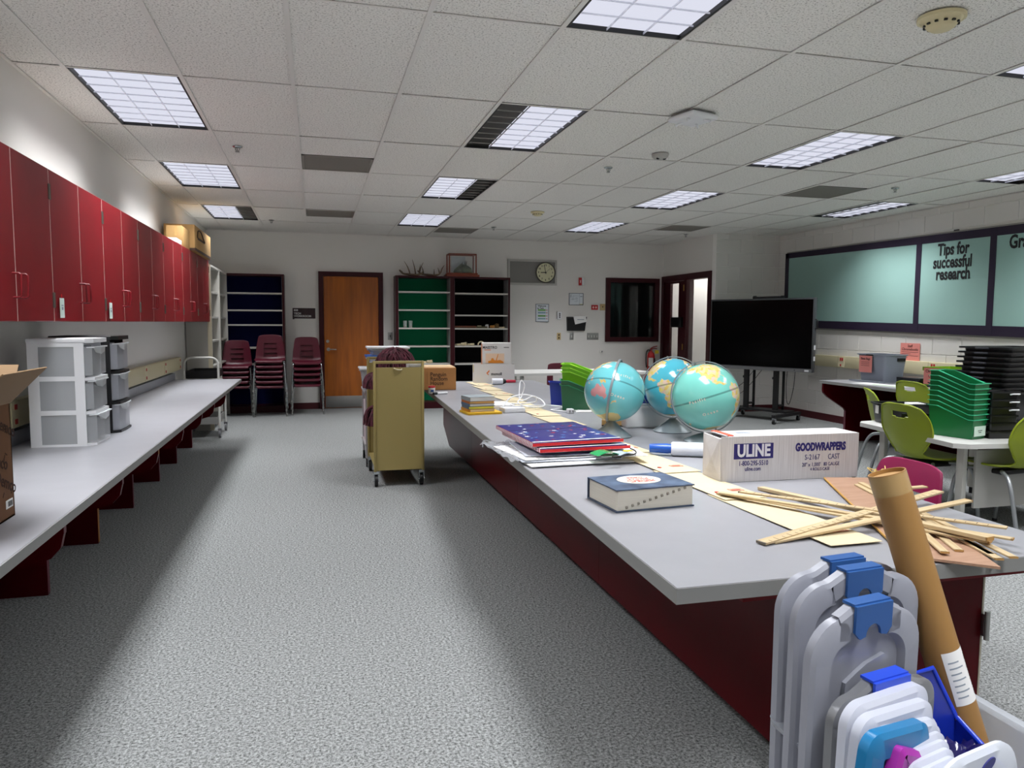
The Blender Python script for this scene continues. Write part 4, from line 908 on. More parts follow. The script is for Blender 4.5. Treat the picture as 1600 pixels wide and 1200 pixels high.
# ---------------- globes ----------------
LAND = {
 'na': ([(-168,66),(-156,71),(-125,70),(-95,72),(-82,73),(-64,60),(-56,52),(-66,44),(-75,38),(-81,31),(-80,25),(-84,30),(-97,27),(-97,20),(-90,21),(-87,16),(-83,10),(-79,8),(-85,11),(-95,15),(-105,20),(-110,24),(-115,31),(-124,40),(-125,49),(-135,58),(-150,60),(-163,55)], 0),
 'gl': ([(-55,60),(-45,60),(-22,70),(-20,80),(-60,82),(-70,77)], 2),
 'sa': ([(-78,8),(-72,12),(-60,9),(-50,1),(-35,-6),(-39,-16),(-48,-27),(-57,-36),(-65,-44),(-70,-54),(-75,-48),(-72,-32),(-71,-18),(-81,-5)], 1),
 'af': ([(-17,15),(-16,22),(-6,35),(10,37),(25,32),(34,30),(43,12),(51,12),(40,-4),(40,-16),(32,-29),(20,-35),(14,-22),(9,-2),(8,4),(-8,5)], 0),
 'eu': ([(-9,37),(-9,43),(-1,47),(6,54),(10,58),(6,62),(20,70),(40,67),(60,70),(60,50),(48,45),(36,45),(28,41),(22,37),(12,44),(15,39),(3,43)], 2),
 'as': ([(60,70),(80,73),(105,77),(140,72),(178,68),(178,64),(162,58),(155,52),(140,54),(135,44),(127,39),(121,38),(121,28),(108,21),(108,12),(103,10),(103,2),(97,17),(90,22),(80,14),(77,8),(72,20),(62,25),(52,28),(57,20),(45,13),(36,30),(36,38),(48,45),(60,50)], 1),
 'au': ([(114,-22),(114,-34),(124,-33),(132,-32),(138,-35),(147,-38),(153,-30),(152,-24),(145,-15),(142,-11),(140,-17),(136,-12),(130,-12),(122,-17)], 3),
 'in': ([(95,5),(104,-5),(106,-6),(115,-8),(105,-8),(98,0)], 2), 'bo': ([(109,1),(117,6),(118,1),(115,-4),(110,-3)], 0), 'pg': ([(131,-1),(141,-3),(150,-9),(143,-9),(138,-8)], 0),
 'nz': ([(173,-35),(178,-38),(168,-46),(167,-44)], 1), 'jp': ([(130,32),(140,36),(143,43),(140,41),(136,35)], 3), 'mg': ([(44,-16),(50,-15),(47,-25),(44,-24)], 1)}
PAL = [lin('#dfcd78'), lin('#dcbfae'), lin('#d3c99c'), lin('#d99a98'), lin('#dcbc66'), lin('#b9b1c4')]
def globe_mesh(r, sea):
    nu, nv = 240, 120; lon = np.linspace(-180, 180, nu+1); lat = np.linspace(-90, 90, nv+1)
    LO, LA = np.meshgrid(np.radians(lon[:-1]), np.radians(lat)); V = np.stack([r*np.cos(LA)*np.cos(LO), r*np.cos(LA)*np.sin(LO), r*np.sin(LA)], -1).reshape(-1, 3)
    F = [(j*nu+i, j*nu+(i+1) % nu, (j+1)*nu+(i+1) % nu, (j+1)*nu+i) for j in range(nv) for i in range(nu)]
    me = bpy.data.meshes.new('sphere'); me.from_pydata([tuple(v) for v in V], [], F)
    cl = (lon[:-1]+lon[1:])/2; ca = (lat[:-1]+lat[1:])/2; CL, CA = np.meshgrid(cl, ca)
    rr = np.random.RandomState(3); col = np.zeros((nv, nu, 4)); col[..., :3] = lin(sea); col[..., 3] = 1
    # depth tints of the printed sea
    tint = 1+.10*np.sin(np.radians(CL*3+20*np.sin(np.radians(CA*4))))*np.cos(np.radians(CA*3)); col[..., :3] *= tint[..., None]
    cell = (np.floor((CL+5*np.sin(np.radians(CA*17)))/8)+3*np.floor((CA+4*np.sin(np.radians(CL*15)))/7)).astype(int)
    for nm, (pg, c0) in LAND.items():
        ins = np.zeros(CL.shape, bool); n = len(pg); Lw = CL+2.0*np.sin(np.radians(CA*23)); Aw = CA+1.5*np.sin(np.radians(CL*27))
        for i in range(n):
            (xa, ya), (xb, yb) = pg[i], pg[(i+1) % n]
            if ya == yb: continue
            ins ^= ((ya > Aw) != (yb > Aw)) & (Lw < (xb-xa)*(Aw-ya)/(yb-ya)+xa)
        pal = np.array(PAL); idx = (cell+c0) % 5 if nm != 'au' else np.full(cell.shape, 3); idx = np.where((idx == 3) & (nm != 'au'), c0, idx)
        col[ins, :3] = pal[idx[ins]]
    ant = CA < -68+6*np.sin(np.radians(CL*2+40)); col[ant, :3] = lin('#d8c890')
    col[np.abs(CA) < .8, :3] *= .5
    arc_ = CA > 76+3*np.sin(np.radians(CL*5)); col[arc_ & (CL > -60) & (CL < 60), :3] = lin('#d8d0bc')
    at = me.color_attributes.new('map', 'FLOAT_COLOR', 'CORNER'); at.data.foreach_set('color', np.repeat(col.reshape(-1, 4), 4, 0).ravel().astype(np.float32))
    me.polygons.foreach_set('use_smooth', [True]*len(me.polygons)); return me
gm = M('printed globe', '#7fd0cf', .16, coat=.5); nt = gm.node_tree; vc = nt.nodes.new('ShaderNodeVertexColor'); vc.layer_name = 'map'; nt.links.new(vc.outputs[0], nt.nodes['Principled BSDF'].inputs['Base Color'])
grey_metal = M('grey globe metal', '#8d9599', .35, .3)
def sphere_text(body, size, lon0, lat0, r, m, parent, curve=1.0):
    o = text(body, size, m, None, (0, 0, 0), (1, 0, 0), (0, 1, 0), bold=.0004, sx=1); me = o.data; bpy.data.objects.remove(o)
    for v in me.vertices:
        lo = math.radians(lon0)+v.co.x/(r*math.cos(math.radians(lat0))); la = math.radians(lat0)+v.co.y/r; rr_ = r+.0003+v.co.z
        v.co = (rr_*math.cos(la)*math.cos(lo), rr_*math.cos(la)*math.sin(lo), rr_*math.sin(la))
    return link('lettering', me, parent)
camR = Vector((.9665, -.2566, 0)); camF = Vector((.2566, .9665, 0)); UPv = Vector((0, 0, 1))
def globe(label, x, y, cz, r, n_cam, ref_lon, ref_cam, sea, ring, ringdir=None, words=()):
    """n_cam: north axis as (right, up, toward viewer); ref_cam: direction of the meridian ref_lon in the same frame"""
    t = thing('globe', label, 'globe', (x, y, T+.001), 0, 'desk globes on the island')
    fr = lambda c: camR*c[0]+UPv*c[1]-camF*c[2]
    N = fr(n_cam).normalized(); A = fr(ref_cam); A = (A-N*A.dot(N)).normalized(); B = N.cross(A)
    Rm = Matrix((A, B, N)).transposed().to_4x4() @ Matrix.Rotation(-math.radians(ref_lon), 4, 'Z')
    C0 = Vector((0, 0, cz-T)); Rm.translation = C0
    me = globe_mesh(r, sea); me.materials.append(gm); sp = link('sphere', me, t, M4=Rm)
    for w_, lo, la, s in words: sphere_text(w_, s, lo, la, r, M('cream print', '#ddd6c4', .6), sp)
    D = fr(ringdir); D = (D-N*D.dot(N)).normalized(); Rr = r*1.07
    pts = [C0+(N*math.cos(a)+D*math.sin(a))*Rr for a in [2*PI*k/64 for k in range(64)]] if ring == 'full' else [C0+(N*math.cos(a)+D*math.sin(a))*Rr for a in [PI*k/40 for k in range(41)]]
    q = MB(); m = len(pts); axis = N.cross(D).normalized(); vs = []
    for p in pts:
        rad = (p-C0).normalized()
        for s1, s2 in ((-1, -1), (1, -1), (1, 1), (-1, 1)): vs.append(p+axis*.0055*s1+rad*.0022*s2)
    fs = []
    for i in range(m if ring == 'full' else m-1):
        j = (i+1) % m
        for k in range(4): fs.append((i*4+k, j*4+k, j*4+(k+1) % 4, i*4+(k+1) % 4))
    if ring != 'full': fs += [(0, 1, 2, 3), ((m-1)*4+3, (m-1)*4+2, (m-1)*4+1, (m-1)*4)]
    q.add(vs, fs); q.build('meridian_ring', grey_metal, t, smooth=40)
    low = min(pts, key=lambda p: p.z); S = C0-N*Rr
    foot = Vector((low.x*.35, low.y*.35, 0))
    q = MB(); h = max(.03, low.z-.004); q.lathe([(.001, 0), (.098, 0), (.100, .004), (.094, .009), (.05, max(.03, h*.55)), (.02, max(.04, h-.006)), (.012, h+.004), (.001, h+.004)], 32, (foot.x, foot.y, 0)); q.build('base', grey_metal, t, smooth=35)
    q = MB()
    for sg in (1, -1): q.cyl(C0+N*sg*(r-.003), C0+N*sg*(Rr+.006), .005, n=10)
    q.build('axis_pin', steel, t, smooth=40); return t
globe('left globe on the island, showing a pink continent and a grey half ring', 2.742, -1.16, 1.022, .150, (.27, .87, -.41), 134, (-.62, -.05, .78), '#6fc6cd', 'half', (-.27, .05, .96), (('P a c i f i c', 175, 13, .019), ('O c e a n', 176, -28, .019)))
globe('rear globe on the island, half hidden behind the right one', 3.104, -1.08, 1.03, .150, (-.153, .955, -.253), -58, (-.30, 0, .9), '#4fb6cc', 'full', (.95, 0, .3), (('Atlantic', -25, 24, .019),))
globe('right front globe on the island, yellow Americas at its right edge', 3.10, -1.42, 1.013, .158, (-.30, .945, -.13), -66, (.74, .06, .65), '#7accbf', 'full', (.98, .2, -.14), (('P a c i f i c', -143, -1, .019), ('O c e a n', -128, -27, .019)))
# ---------------- middle of the island ----------------
t = thing('bin_label_card', 'flat white paper in front of the white cup by the left globe', 'paper', (3.02, -.16, T+.001), -.2); box('sheet', paper, t, -.12, .12, -.07, .07, 0, .003); box('second_sheet', paper, t, -.10, .13, -.06, .075, .0032, .005)
t = thing('white_cup', 'white ribbed plastic cup between the green bins and the left globe', 'cup', (3.05, .02, T+.001))
q = MB(); q.lathe([(.001, 0), (.032, 0), (.044, .105), (.047, .108), (.047, .116), (.042, .114), (.031, .004), (.001, .004)], 24); q.build('body', white_plastic, t, smooth=40)
box('label', M('violet blue ink', '#26206e', .6), t, .0, .03, -.0405, -.0385, .03, .055)
def book_bin(parent_name, label, cat, loc, rz, m,  L=.26, W=.14, hb=.20, hf=.13, group=None, tagm=None):
    """open book bin; high end at local x=0, low front at x=L, long sides sloping"""
    t = thing(parent_name, label, cat, loc, rz, group); e = .003; fl = .012
    def ring_(x0, x1, hw, zb, zf, k):
        return [(x0, -hw, zb), (x0+L*.22, -hw, zb), (x1-L*.12, -hw, zf), (x1, -hw, zf), (x1, hw, zf), (x1-L*.12, hw, zf), (x0+L*.22, hw, zb), (x0, hw, zb)]
    bo = ring_(fl, L-fl, W/2-fl, 0, 0, 0); to = ring_(0, L, W/2, hb, hf, 0); ti = ring_(e, L-e, W/2-e, hb, hf, 0); bi_ = ring_(fl+e, L-fl-e, W/2-fl-e, e, e, 0)
    vs = bo+to+ti+bi_; n = 8; fs = [tuple(range(n-1, -1, -1)), tuple(3*n+k for k in range(n))]
    for k in range(n):
        j = (k+1) % n
        for a in range(3): fs.append((a*n+k, a*n+j, (a+1)*n+j, (a+1)*n+k))
    q = MB(); q.add(vs, fs); q.build('tub', m, t)
    ro = ring_(-.008, L+.008, W/2+.008, hb, hf, 0); q = MB(); vs = ro+to+[(x, y, z+.004) for x, y, z in ro]+[(x, y, z+.004) for x, y, z in to]; fs = []
    for k in range(n):
        j = (k+1) % n; fs += [(k, k+n, j+n, j), (2*n+k, 2*n+j, 3*n+j, 3*n+k), (k, j, 2*n+j, 2*n+k), (n+k, 3*n+k, 3*n+j, n+j)]
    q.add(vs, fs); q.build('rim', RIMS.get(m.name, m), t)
    if tagm is not None:
        box('label', tagm, t, L-fl+.004, L-.002+.006, -W/2+.02, W/2-.01, .03, .1) if False else box('label', tagm, t, L-.0035, L-.0005, -W*.38, W*.4, .02, .085)
    return t
# light green bins with dark green ones in front
lime = M('lime bin plastic', '#7cc41e', .35); dgreen = M('dark green bin plastic', '#0c5a34', .35, spec=.6)
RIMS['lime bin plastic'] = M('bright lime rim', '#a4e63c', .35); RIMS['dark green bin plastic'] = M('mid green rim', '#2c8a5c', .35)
g_ = 'lime and dark green book bins on the island'
for k in range(3): book_bin('book_bin', f'lime green book bin by the blue bin, {["lowest", "middle", "topmost"][k]} of the lime ones', 'bin', (2.90, .10, T+.064+.026*k), -.42, lime, .26, .16, .175, .11, g_)
for k in range(2): book_bin('book_bin', f'dark green book bin in front of the lime bins, {["lower", "upper"][k]} one', 'bin', (2.845, -.02, T+.001+.03*k), -.30, dgreen, .22, .14, .16, .10, g_)
book_bin('book_bin', 'royal blue bin standing left of the lime bins', 'bin', (2.86, .27, T+.001), -.3, M('royal blue plastic', '#1e35a0', .35), .13, .11, .155, .15)
# clear container with blue trays, brown box
t = thing('storage_box', 'clear plastic storage box between the globes under blue trays', 'box', (3.035, -.86, T+.001), -.03)
clr = CLEAR('clear storage plastic', '#f0f1f3', .5, .2)
q = MB(); q.rbox(-.13, .14, -.09, .09, 0, .118, .012, 3); q.build('tub', clr, t, smooth=40); q = MB(); q.rbox(-.137, .147, -.097, .097, .119, .13, .005); q.build('lid', clr, t, smooth=40)
box('contents', M('white contents', '#efedea', .8), t, -.11, .12, -.07, .07, .004, .09, .004); box('sticker', M('red green print', '#9a4a2a', .7), t, -.125, -.105, -.0925, -.0905, .08, .1)
bl = M('royal blue plastic', '#1e35a0', .35); tr0 = None
for k in range(7):
    lb = f'royal blue tray stacked on the clear box between the globes, {["lowest", "second lowest", "third lowest", "middle", "third highest", "second highest", "topmost"][k]} one'
    if tr0 is None:
        tr0 = thing('plastic_tray', lb, 'tray', (3.045, -.85, T+.133), 0, 'blue trays between the globes'); q = MB(); q.box(-.10, .10, -.07, .07, 0, .003); q.box(-.10, .10, -.07, -.067, .003, .009); q.box(-.10, .10, .067, .07, .003, .009); q.box(-.10, -.097, -.067, .067, .003, .009); q.box(.097, .10, -.067, .067, .003, .009); q.build('tray', bl, tr0)
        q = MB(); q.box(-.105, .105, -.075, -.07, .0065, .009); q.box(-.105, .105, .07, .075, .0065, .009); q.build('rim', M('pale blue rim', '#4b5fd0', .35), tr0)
    else: dup(tr0, (3.045, -.85, T+.133+.0105*k), 0, lb)
t = thing('flat_carton', 'small flat kraft carton under the left globe, behind its base', 'box', (2.90, -.82, T+.001), -.4); q = MB(); q.rbox(-.08, .08, -.05, .05, 0, .035, .002, 1); q.build('carton', kraft, t); box('dark_base', dark_ink, t, -.079, .079, -.0508, -.0498, 0, .008)
# small books, adapter and cable
cols = [('#e0b52c', '#2a2f55', .012, 'yellow covered thin book at the bottom of the small book pile', .0), ('#d9cdb4', '#c98f35', .017, 'orange edged small book, second from the bottom of the pile', .05), ('#d4d24a', '#56636f', .017, 'yellow green edged small book, third from the bottom of the pile', -.03), ('#d6d5d0', '#4d6a86', .016, 'blue backed small book, third from the top of the pile', .03), ('#d9b06a', '#b2642a', .014, 'orange brown edged small book, second from the top of the pile', .0), ('#dadad8', '#8f989c', .026, 'white thick small book on top of the small book pile', .04)]
z = T+.001
for k, (pc, cc, h_, lb, rz) in enumerate(cols):
    w_, d_ = ((.22, .19) if k == 0 else (.165, .165))
    t = thing('small_book', lb, 'book', (2.295+(.0 if k == 0 else -.012), -.10+(.0 if k == 0 else .03), z), rz+.1, 'small book pile on the island')
    q = MB(); q.box(-w_/2+.003, w_/2-.004, -d_/2+.003, d_/2-.003, .0015, h_-.0015); q.build('pages', M('pages '+pc, pc, .8), t)
    q = MB(); q.box(-w_/2, w_/2, -d_/2, d_/2, 0, .0015); q.box(-w_/2, w_/2, -d_/2, d_/2, h_-.0015, h_); q.box(-w_/2-.0015, -w_/2, -d_/2, d_/2, 0, h_); q.build('cover', M('cover '+cc, cc if k else '#d9ac20', .5), t); z += h_+.0004
t = thing('paper_sheets', 'white booklet leaning right of the small book pile', 'papers', (2.44, .08, T+.001), .1); box('booklet', paper, t, -.07, .09, -.10, .10, 0, .036, .002); box('top_sheet', paper, t, -.068, .092, -.096, .104, .0362, .0372)
t = thing('power_adapter', 'white flat power adapter brick right of the small book pile', 'adapter', (2.50, -.09, T+.001), .12); box('brick', white_plastic, t, -.07, .07, -.05, .05, 0, .03, .005); q = MB(); q.cyl((.07, 0, .015), (.085, 0, .015), .006, n=10); q.build('plug_collar', white_plastic, t, smooth=40)
t = thing('white_cable', 'tangled white power cable on and beside the adapter brick', 'cable', (2.56, -.03, T+.034))
q = MB(); q.tube(smoothpath([(-.12, -.05, .0), (-.06, -.01, .05), (.04, .03, .065), (.14, .03, .04), (.16, -.04, .0), (.06, -.07, -.006), (-.02, -.05, .02), (.03, .05, .05), (.055, .07, .12), (.035, .07, .155), (.02, .06, .12), (.01, .0, .03), (.09, -.02, .06), (.12, .02, .02), (.02, .03, .005), (-.06, -.03, .015), (-.04, -.06, .002), (.08, -.04, .0), (.2, .06, -.01), (.28, .05, -.018), (.29, .0, -.024), (.2, -.05, -.028), (.24, -.12, -.029), (.27, -.19, -.026)], 7), .0042, 7); q.build('cord', white_plastic, t, smooth=60)
q = MB(); q.rbox(.255, .295, -.225, -.185, -.033, -.005, .005); q.build('plug', white_plastic, t, smooth=40); q = MB(); q.box(.262, .266, -.245, -.225, -.024, -.012); q.box(.282, .286, -.245, -.225, -.024, -.012); q.build('prongs', steel, t)
# cartons at the far end
t = thing('cardboard_box', 'brown publisher carton on the far end of the island beside the cart', 'box', (2.305, 1.60, T+.001), -.04)
q = MB(); q.rbox(-.135, .135, -.09, .24, 0, .185, .003, 1); q.build('carton', M('brown carton', '#b07a44', .7, var=.05, vscale=10), t); box('tape', M('pale tape', '#d9c3a0', .4), t, -.135, .136, -.04, .01, .185, .186); box('open_flap', M('pale carton flap', '#d4b48c', .7), t, -.133, .133, .0, .23, .186, .19)
for k, tx in enumerate(('Penguin', 'Random', 'House')): text(tx, .047, M('brown print', '#3a2212', .7), t, (-.082, -.0905, .128-.036*k), (1, 0, 0), (0, 0, 1), bold=.0006, align='LEFT', sx=.92)
box('printed_bar', M('brown print', '#3a2212', .7), t, -.108, -.1065, -.0912, -.0902, .05, .15)
t = thing('tape_roll', 'small red and white tape canister beside the publisher carton', 'tape', (2.19, 1.235, T+.001)); q = MB(); q.lathe([(.001, 0), (.028, 0), (.028, .045), (.001, .045)], 20); q.build('body', M('white label', '#d8d4cf', .5), t, smooth=40); q = MB(); q.lathe([(.001, .0452), (.029, .0452), (.029, .058), (.001, .06)], 20); q.build('red_cap', redmat, t, smooth=40); box('blue_mark', M('blue print', '#2a4a8c', .6), t, -.012, .012, -.0295, -.0275, .012, .03)
t = thing('marker_pen', 'white marker with a black cap lying beside the tape canister', 'marker', (2.215, 1.12, T+.010), .35); q = MB(); q.cyl((0, 0, 0), (.09, 0, 0), .009, n=12); q.build('barrel', white_plastic, t, smooth=40); q = MB(); q.cyl((-.035, 0, 0), (-.0005, 0, 0), .0098, n=12); q.build('cap', black, t, smooth=40)
t = thing('carton', 'white carton with an orange flame logo at the far end of the island', 'box', (2.915, 2.165, T+.001), -.12)
wh = M('white carton', '#dcdad9', .6)
q = MB(); q.box(-.19, .19, -.07, -.066, 0, .178); q.box(-.19, .19, .066, .07, 0, .178); q.box(-.19, -.186, -.066, .066, 0, .178); q.box(.186, .19, -.066, .066, 0, .178); q.box(-.186, .186, -.066, .066, 0, .004); q.build('carton', wh, t)
text('monoll', .036, dark_ink, t, (.02, -.0705, .085), (1, 0, 0), (0, 0, 1), bold=.0012)
q = MB(); q.prism([(-.058, .075), (-.075, .095), (-.045, .125), (-.047, .105), (-.062, .093), (-.05, .078)], -.0712, -.0702, 'y'); q.build('flame_logo', M('orange logo', '#e0762e', .6), t); box('yellow_sticker', M('yellow tag', '#d9c02c', .6), t, -.1912, -.1902, -.04, .0, .1, .17)
t = thing('book_box', 'white slipcase with an orange conductor picture standing in the white carton', 'box', (2.94, 2.165, T+.0065), -.12)
q = MB(); q.rbox(-.135, .135, -.055, .05, 0, .37, .003, 1); q.build('slipcase', wh, t)
text('MAESTRO', .034, dark_ink, t, (-.065, -.0555, .325), (1, 0, 0), (0, 0, 1), bold=.0006, sx=.9); box('printed_line', M('orange logo', '#e0762e', .6), t, -.115, -.055, -.0557, -.0552, .299, .305); box('printed_line', dark_ink, t, .065, .115, -.0557, -.0552, .323, .329)
box('picture_field', M('pale orange print', '#e9cbb0', .6), t, -.105, .07, -.0562, -.0552, .18, .27)
q = MB(); q.prism([(-.08, .18), (-.08, .2), (-.055, .205), (-.05, .225), (-.035, .228), (-.025, .21), (-.01, .205), (.01, .265), (.015, .262), (.0, .205), (.03, .21), (.06, .195), (.065, .18)], -.0568, -.0563, 'y'); q.build('figure_print', M('orange print 2', '#e08a24', .6), t)
box('orange_edge', M('orange spine', '#d9906a', .6), t, -.1358, -.1348, -.05, .045, .01, .36); box('orange_edge', M('orange spine', '#d9906a', .6), t, .1348, .1358, -.05, .045, .01, .36)
t = thing('lint_roller', 'white lint roller with a red handle in front of the white carton', 'roller', (2.90, 1.93, T+.03), -.08)
q = MB(); q.cyl((-.055, 0, 0), (.045, 0, 0), .028, n=20); q.build('roll', M('white film roll', '#dfe2ea', .25), t, smooth=40); q = MB(); q.tube([(.045, 0, 0), (.055, 0, 0), (.075, 0, 0)], [.026, .024, .015], 16); q.build('collar', black, t, smooth=40); q = MB(); q.tube([(.075, 0, 0), (.09, 0, 0), (.16, 0, 0), (.165, 0, 0)], [.012, .014, .013, .008], 14); q.build('handle', M('crimson handle', '#b8203a', .35), t, smooth=40)

for o in [o for o in bpy.data.objects if o not in before and o.parent is None]:
    o.location = ISL_CORNER[1]+(o.location-ISL_CORNER[0])*ISL_UNIT; o.scale = o.scale*ISL_UNIT
# ---------------- chairs ----------------
def shell_pts(ctrl, k=5, nu=13):
    """ctrl: (y, z, half width, side curl, top dip) rows from seat lip to back top"""
    C = np.array(ctrl, float); rows = []
    for i in range(len(C)-1):
        a = C[max(i-1, 0)]; b = C[i]; c = C[i+1]; d = C[min(i+2, len(C)-1)]
        for j in range(k):
            t = j/k; rows.append(.5*((2*b)+(c-a)*t+(2*a-5*b+4*c-d)*t*t+(3*b-a-3*c+d)*t**3))
    rows.append(C[-1]); R_ = np.array(rows); n = len(R_); tg = np.gradient(R_[:, :2], axis=0); tg /= np.linalg.norm(tg, axis=1, keepdims=True)
    nm = np.stack([-tg[:, 1], tg[:, 0]], 1)     # towards the sitter: up on the seat, forward on the back
    us = np.linspace(-1, 1, nu); P = np.zeros((n, nu, 3))
    for j, u in enumerate(us):
        P[:, j, 0] = u*R_[:, 2]; off = R_[:, 3]*u*u
        P[:, j, 1] = R_[:, 0]+nm[:, 0]*off; P[:, j, 2] = R_[:, 1]+nm[:, 1]*off-R_[:, 4]*u**4
    return P, R_
def school_chair(name, label, shell_m, loc, rz, group):
    t = thing(name, label, 'chair', loc, rz, group)
    ctrl = [(-.215, .415, .165, .0, 0), (-.205, .438, .18, .004, 0), (-.11, .440, .205, .014, 0), (.04, .428, .21, .02, 0), (.135, .434, .205, .026, 0), (.175, .475, .20, .03, 0), (.192, .55, .195, .03, 0), (.210, .66, .182, .028, 0), (.226, .77, .162, .022, .012), (.231, .80, .150, .018, .02)]
    P, R_ = shell_pts(ctrl); zr = R_[:, 1]; us = np.linspace(-1, 1, 13)
    def hole(i, j): return R_[i, 0] > .17 and .465 < zr[i] < .675 and abs((us[j]+us[j+1])/2) < .5
    q = MB(); q.shell(P, .006, hole); q.build('seat_shell', shell_m, t, smooth=50)
    q = MB(); ed = [tuple(p) for p in P[:, 0]]+[tuple(p) for p in P[-1, 1:-1]]+[tuple(p) for p in P[::-1, -1]]+[tuple(p) for p in P[0, ::-1][1:-1]]
    q.tube(ed, .006, 6, closed=True); q.build('rolled_rim', shell_m, t, smooth=60)
    for s in (-1, 1):
        for nm, pts in (('front_leg', [(s*.13, -.10, .417), (s*.175, -.13, .41), (s*.20, -.15, .38), (s*.225, -.20, .0)]), ('rear_leg', [(s*.13, .09, .415), (s*.175, .11, .41), (s*.20, .125, .38), (s*.225, .20, .0)])):
            q = MB(); q.tube(smoothpath(pts, 4), .0105, 8); lg = q.build(nm, chrome, t, smooth=60)
            q = MB(); q.cyl((pts[-1][0], pts[-1][1], .0), (pts[-1][0]*.995, pts[-1][1]*.99, .035), .0135, n=10); q.build('glide', steel, lg, smooth=40)
    q = MB(); q.tube([(-.14, -.10, .4155), (.14, -.10, .4155)], .0095, 8); q.build('cross_bar', chrome, t, smooth=60); q = MB(); q.tube([(-.14, .09, .414), (.14, .09, .414)], .0095, 8); q.build('cross_bar', chrome, t, smooth=60)
    return t
mar_sh = M('maroon polypropylene', '#561024', .38, bump=.1, bscale=300)
proto = None
nth = ['bottom', 'second', 'third', 'fourth', 'fifth', 'sixth']
for s, (x, y, n, p_) in enumerate(((.20, 6.74, 5, .071), (.665, 6.70, 6, .073), (1.18, 6.84, 5, .082))):
    for k in range(n):
        lb = f'maroon school chair, {"topmost" if k == n-1 else nth[k]+(" from the floor" if k else "")} in the {["left stack by the navy bookcase", "middle stack before the navy bookcase", "right stack beside the orange door"][s]}'
        if proto is None: proto = school_chair('school_chair', lb, mar_sh, (x, y, 0), 0, 'stacked maroon school chairs')
        else: dup(proto, (x, y-.012*k, p_*k), random.uniform(-.03, .03), lb)
dup(proto, (4.62, 5.05, 0), .15, 'single maroon school chair behind the far white table', 'single school chairs')
school_chair('school_chair', 'crimson school chair tucked against the right side of the island', M('crimson polypropylene', '#8d1f4c', .35, bump=.1, bscale=300), (3.45, -2.10, 0), -PI/2, 'single school chairs')
# green shell chairs
olive = M('olive green shell', '#8b9a1c', .38); silver = M('silver chair leg', '#9fa3a6', .35, .6)
def green_chair(label, loc, rz):
    t = thing('shell_chair', label, 'chair', loc, rz, 'olive green shell chairs')
    ctrl = [(-.235, .445, .15, .0, 0), (-.22, .462, .19, .002, 0), (-.10, .462, .215, .012, 0), (.04, .452, .20, .018, 0), (.12, .455, .14, .022, 0), (.165, .49, .125, .028, 0), (.185, .55, .172, .036, 0), (.205, .63, .222, .045, 0), (.228, .73, .21, .045, .006), (.248, .81, .175, .03, .018), (.251, .825, .16, .026, .026)]
    P, R_ = shell_pts(ctrl, 12, 41); us = np.linspace(-1, 1, 41); zr = R_[:, 1]
    def hole(i, j): u = abs((us[j]+us[j+1])/2); return R_[i, 0] > .2 and .725+.10*u*u < zr[i] < .772 and u < .36
    q = MB(); q.shell(P, .007, hole); q.build('seat_shell', olive, t, smooth=50)
    q = MB(); ed = [tuple(p) for p in P[:, 0]]+[tuple(p) for p in P[-1, 1:-1]]+[tuple(p) for p in P[::-1, -1]]+[tuple(p) for p in P[0, ::-1][1:-1]]
    q.tube(ed, .0065, 6, closed=True); q.build('rolled_rim', olive, t, smooth=60)
    for s in (-1, 1):
        for nm, pts in (('rear_leg', [(s*.12, .05, .425), (s*.17, .10, .425), (s*.205, .155, .40), (s*.225, .20, .30), (s*.24, .27, 0)]), ('front_leg', [(s*.12, -.08, .43), (s*.17, -.13, .43), (s*.205, -.175, .405), (s*.225, -.205, .3), (s*.235, -.24, 0)])):
            q = MB(); q.tube(smoothpath(pts, 5), .0125, 10); lg = q.build(nm, silver, t, smooth=60); q = MB(); q.cyl((pts[-1][0], pts[-1][1], 0), (pts[-1][0], pts[-1][1], .02), .015, n=10); q.build('glide', black, lg, smooth=40)
    q = MB(); q.rbox(-.13, .13, -.10, .07, .405, .436, .01); q.build('under_seat_plate', black, t, smooth=40)
    return t
g1 = green_chair('olive green shell chair, back to the camera, left of the green bin stack', (5.37, -.42, 0), PI/2)
dup(g1, (5.66, -.80, 0), PI*1.03, 'olive green shell chair cut off by the right photo edge')
dup(g1, (6.0, .54, 0), 1.05, 'olive green shell chair seen from the side, leftmost by the white table')
dup(g1, (6.98, 1.22, 0), PI/2, 'olive green shell chair pushed to the right counter, before the pink sign')
# ---------------- white table with bins ----------------
TW = .62
lam = M('light grey table laminate', '#c9c8c4', .4); offw = M('off white table steel', '#bdbcb6', .45)
t = thing('student_table', 'pale grey table carrying the green and black bin stacks', 'table', (0, 0, 0))
pts = [(5.30, .14), (5.17, -.84), (5.24, -.90), (6.55, -1.05), (6.62, -.98), (6.62, .30), (6.55, .36), (5.36, .20)]
q = MB(); q.prism(pts, TW-.03, TW); q.build('tabletop', lam, t)
for x, y in ((5.33, -.76), (5.46, .07), (6.45, -.88), (6.45, .2)):
    q = MB(); q.rbox(x-.018, x+.018, y-.028, y+.028, .05, TW-.031, .006); lg = q.build('leg', offw, t, smooth=40); q = MB(); q.cyl((x, y, 0), (x, y, .05), .018, n=12); q.build('leveling_foot', black, lg, smooth=40)
box('modesty_panel', M('grey modesty panel', '#a9a8a3', .5), t, 5.40, 6.40, -.80, -.785, .18, TW-.06)
q = MB(); q.box(5.5, 6.4, -.3, -.25, .04, .08); q.build('foot_bar', M('dark grey bar', '#55565a', .5), t)
gstack = M('green bin plastic', '#0b6e3c', .35); RIMS['green bin plastic'] = M('pale green rim', '#3fbf8e', .35)
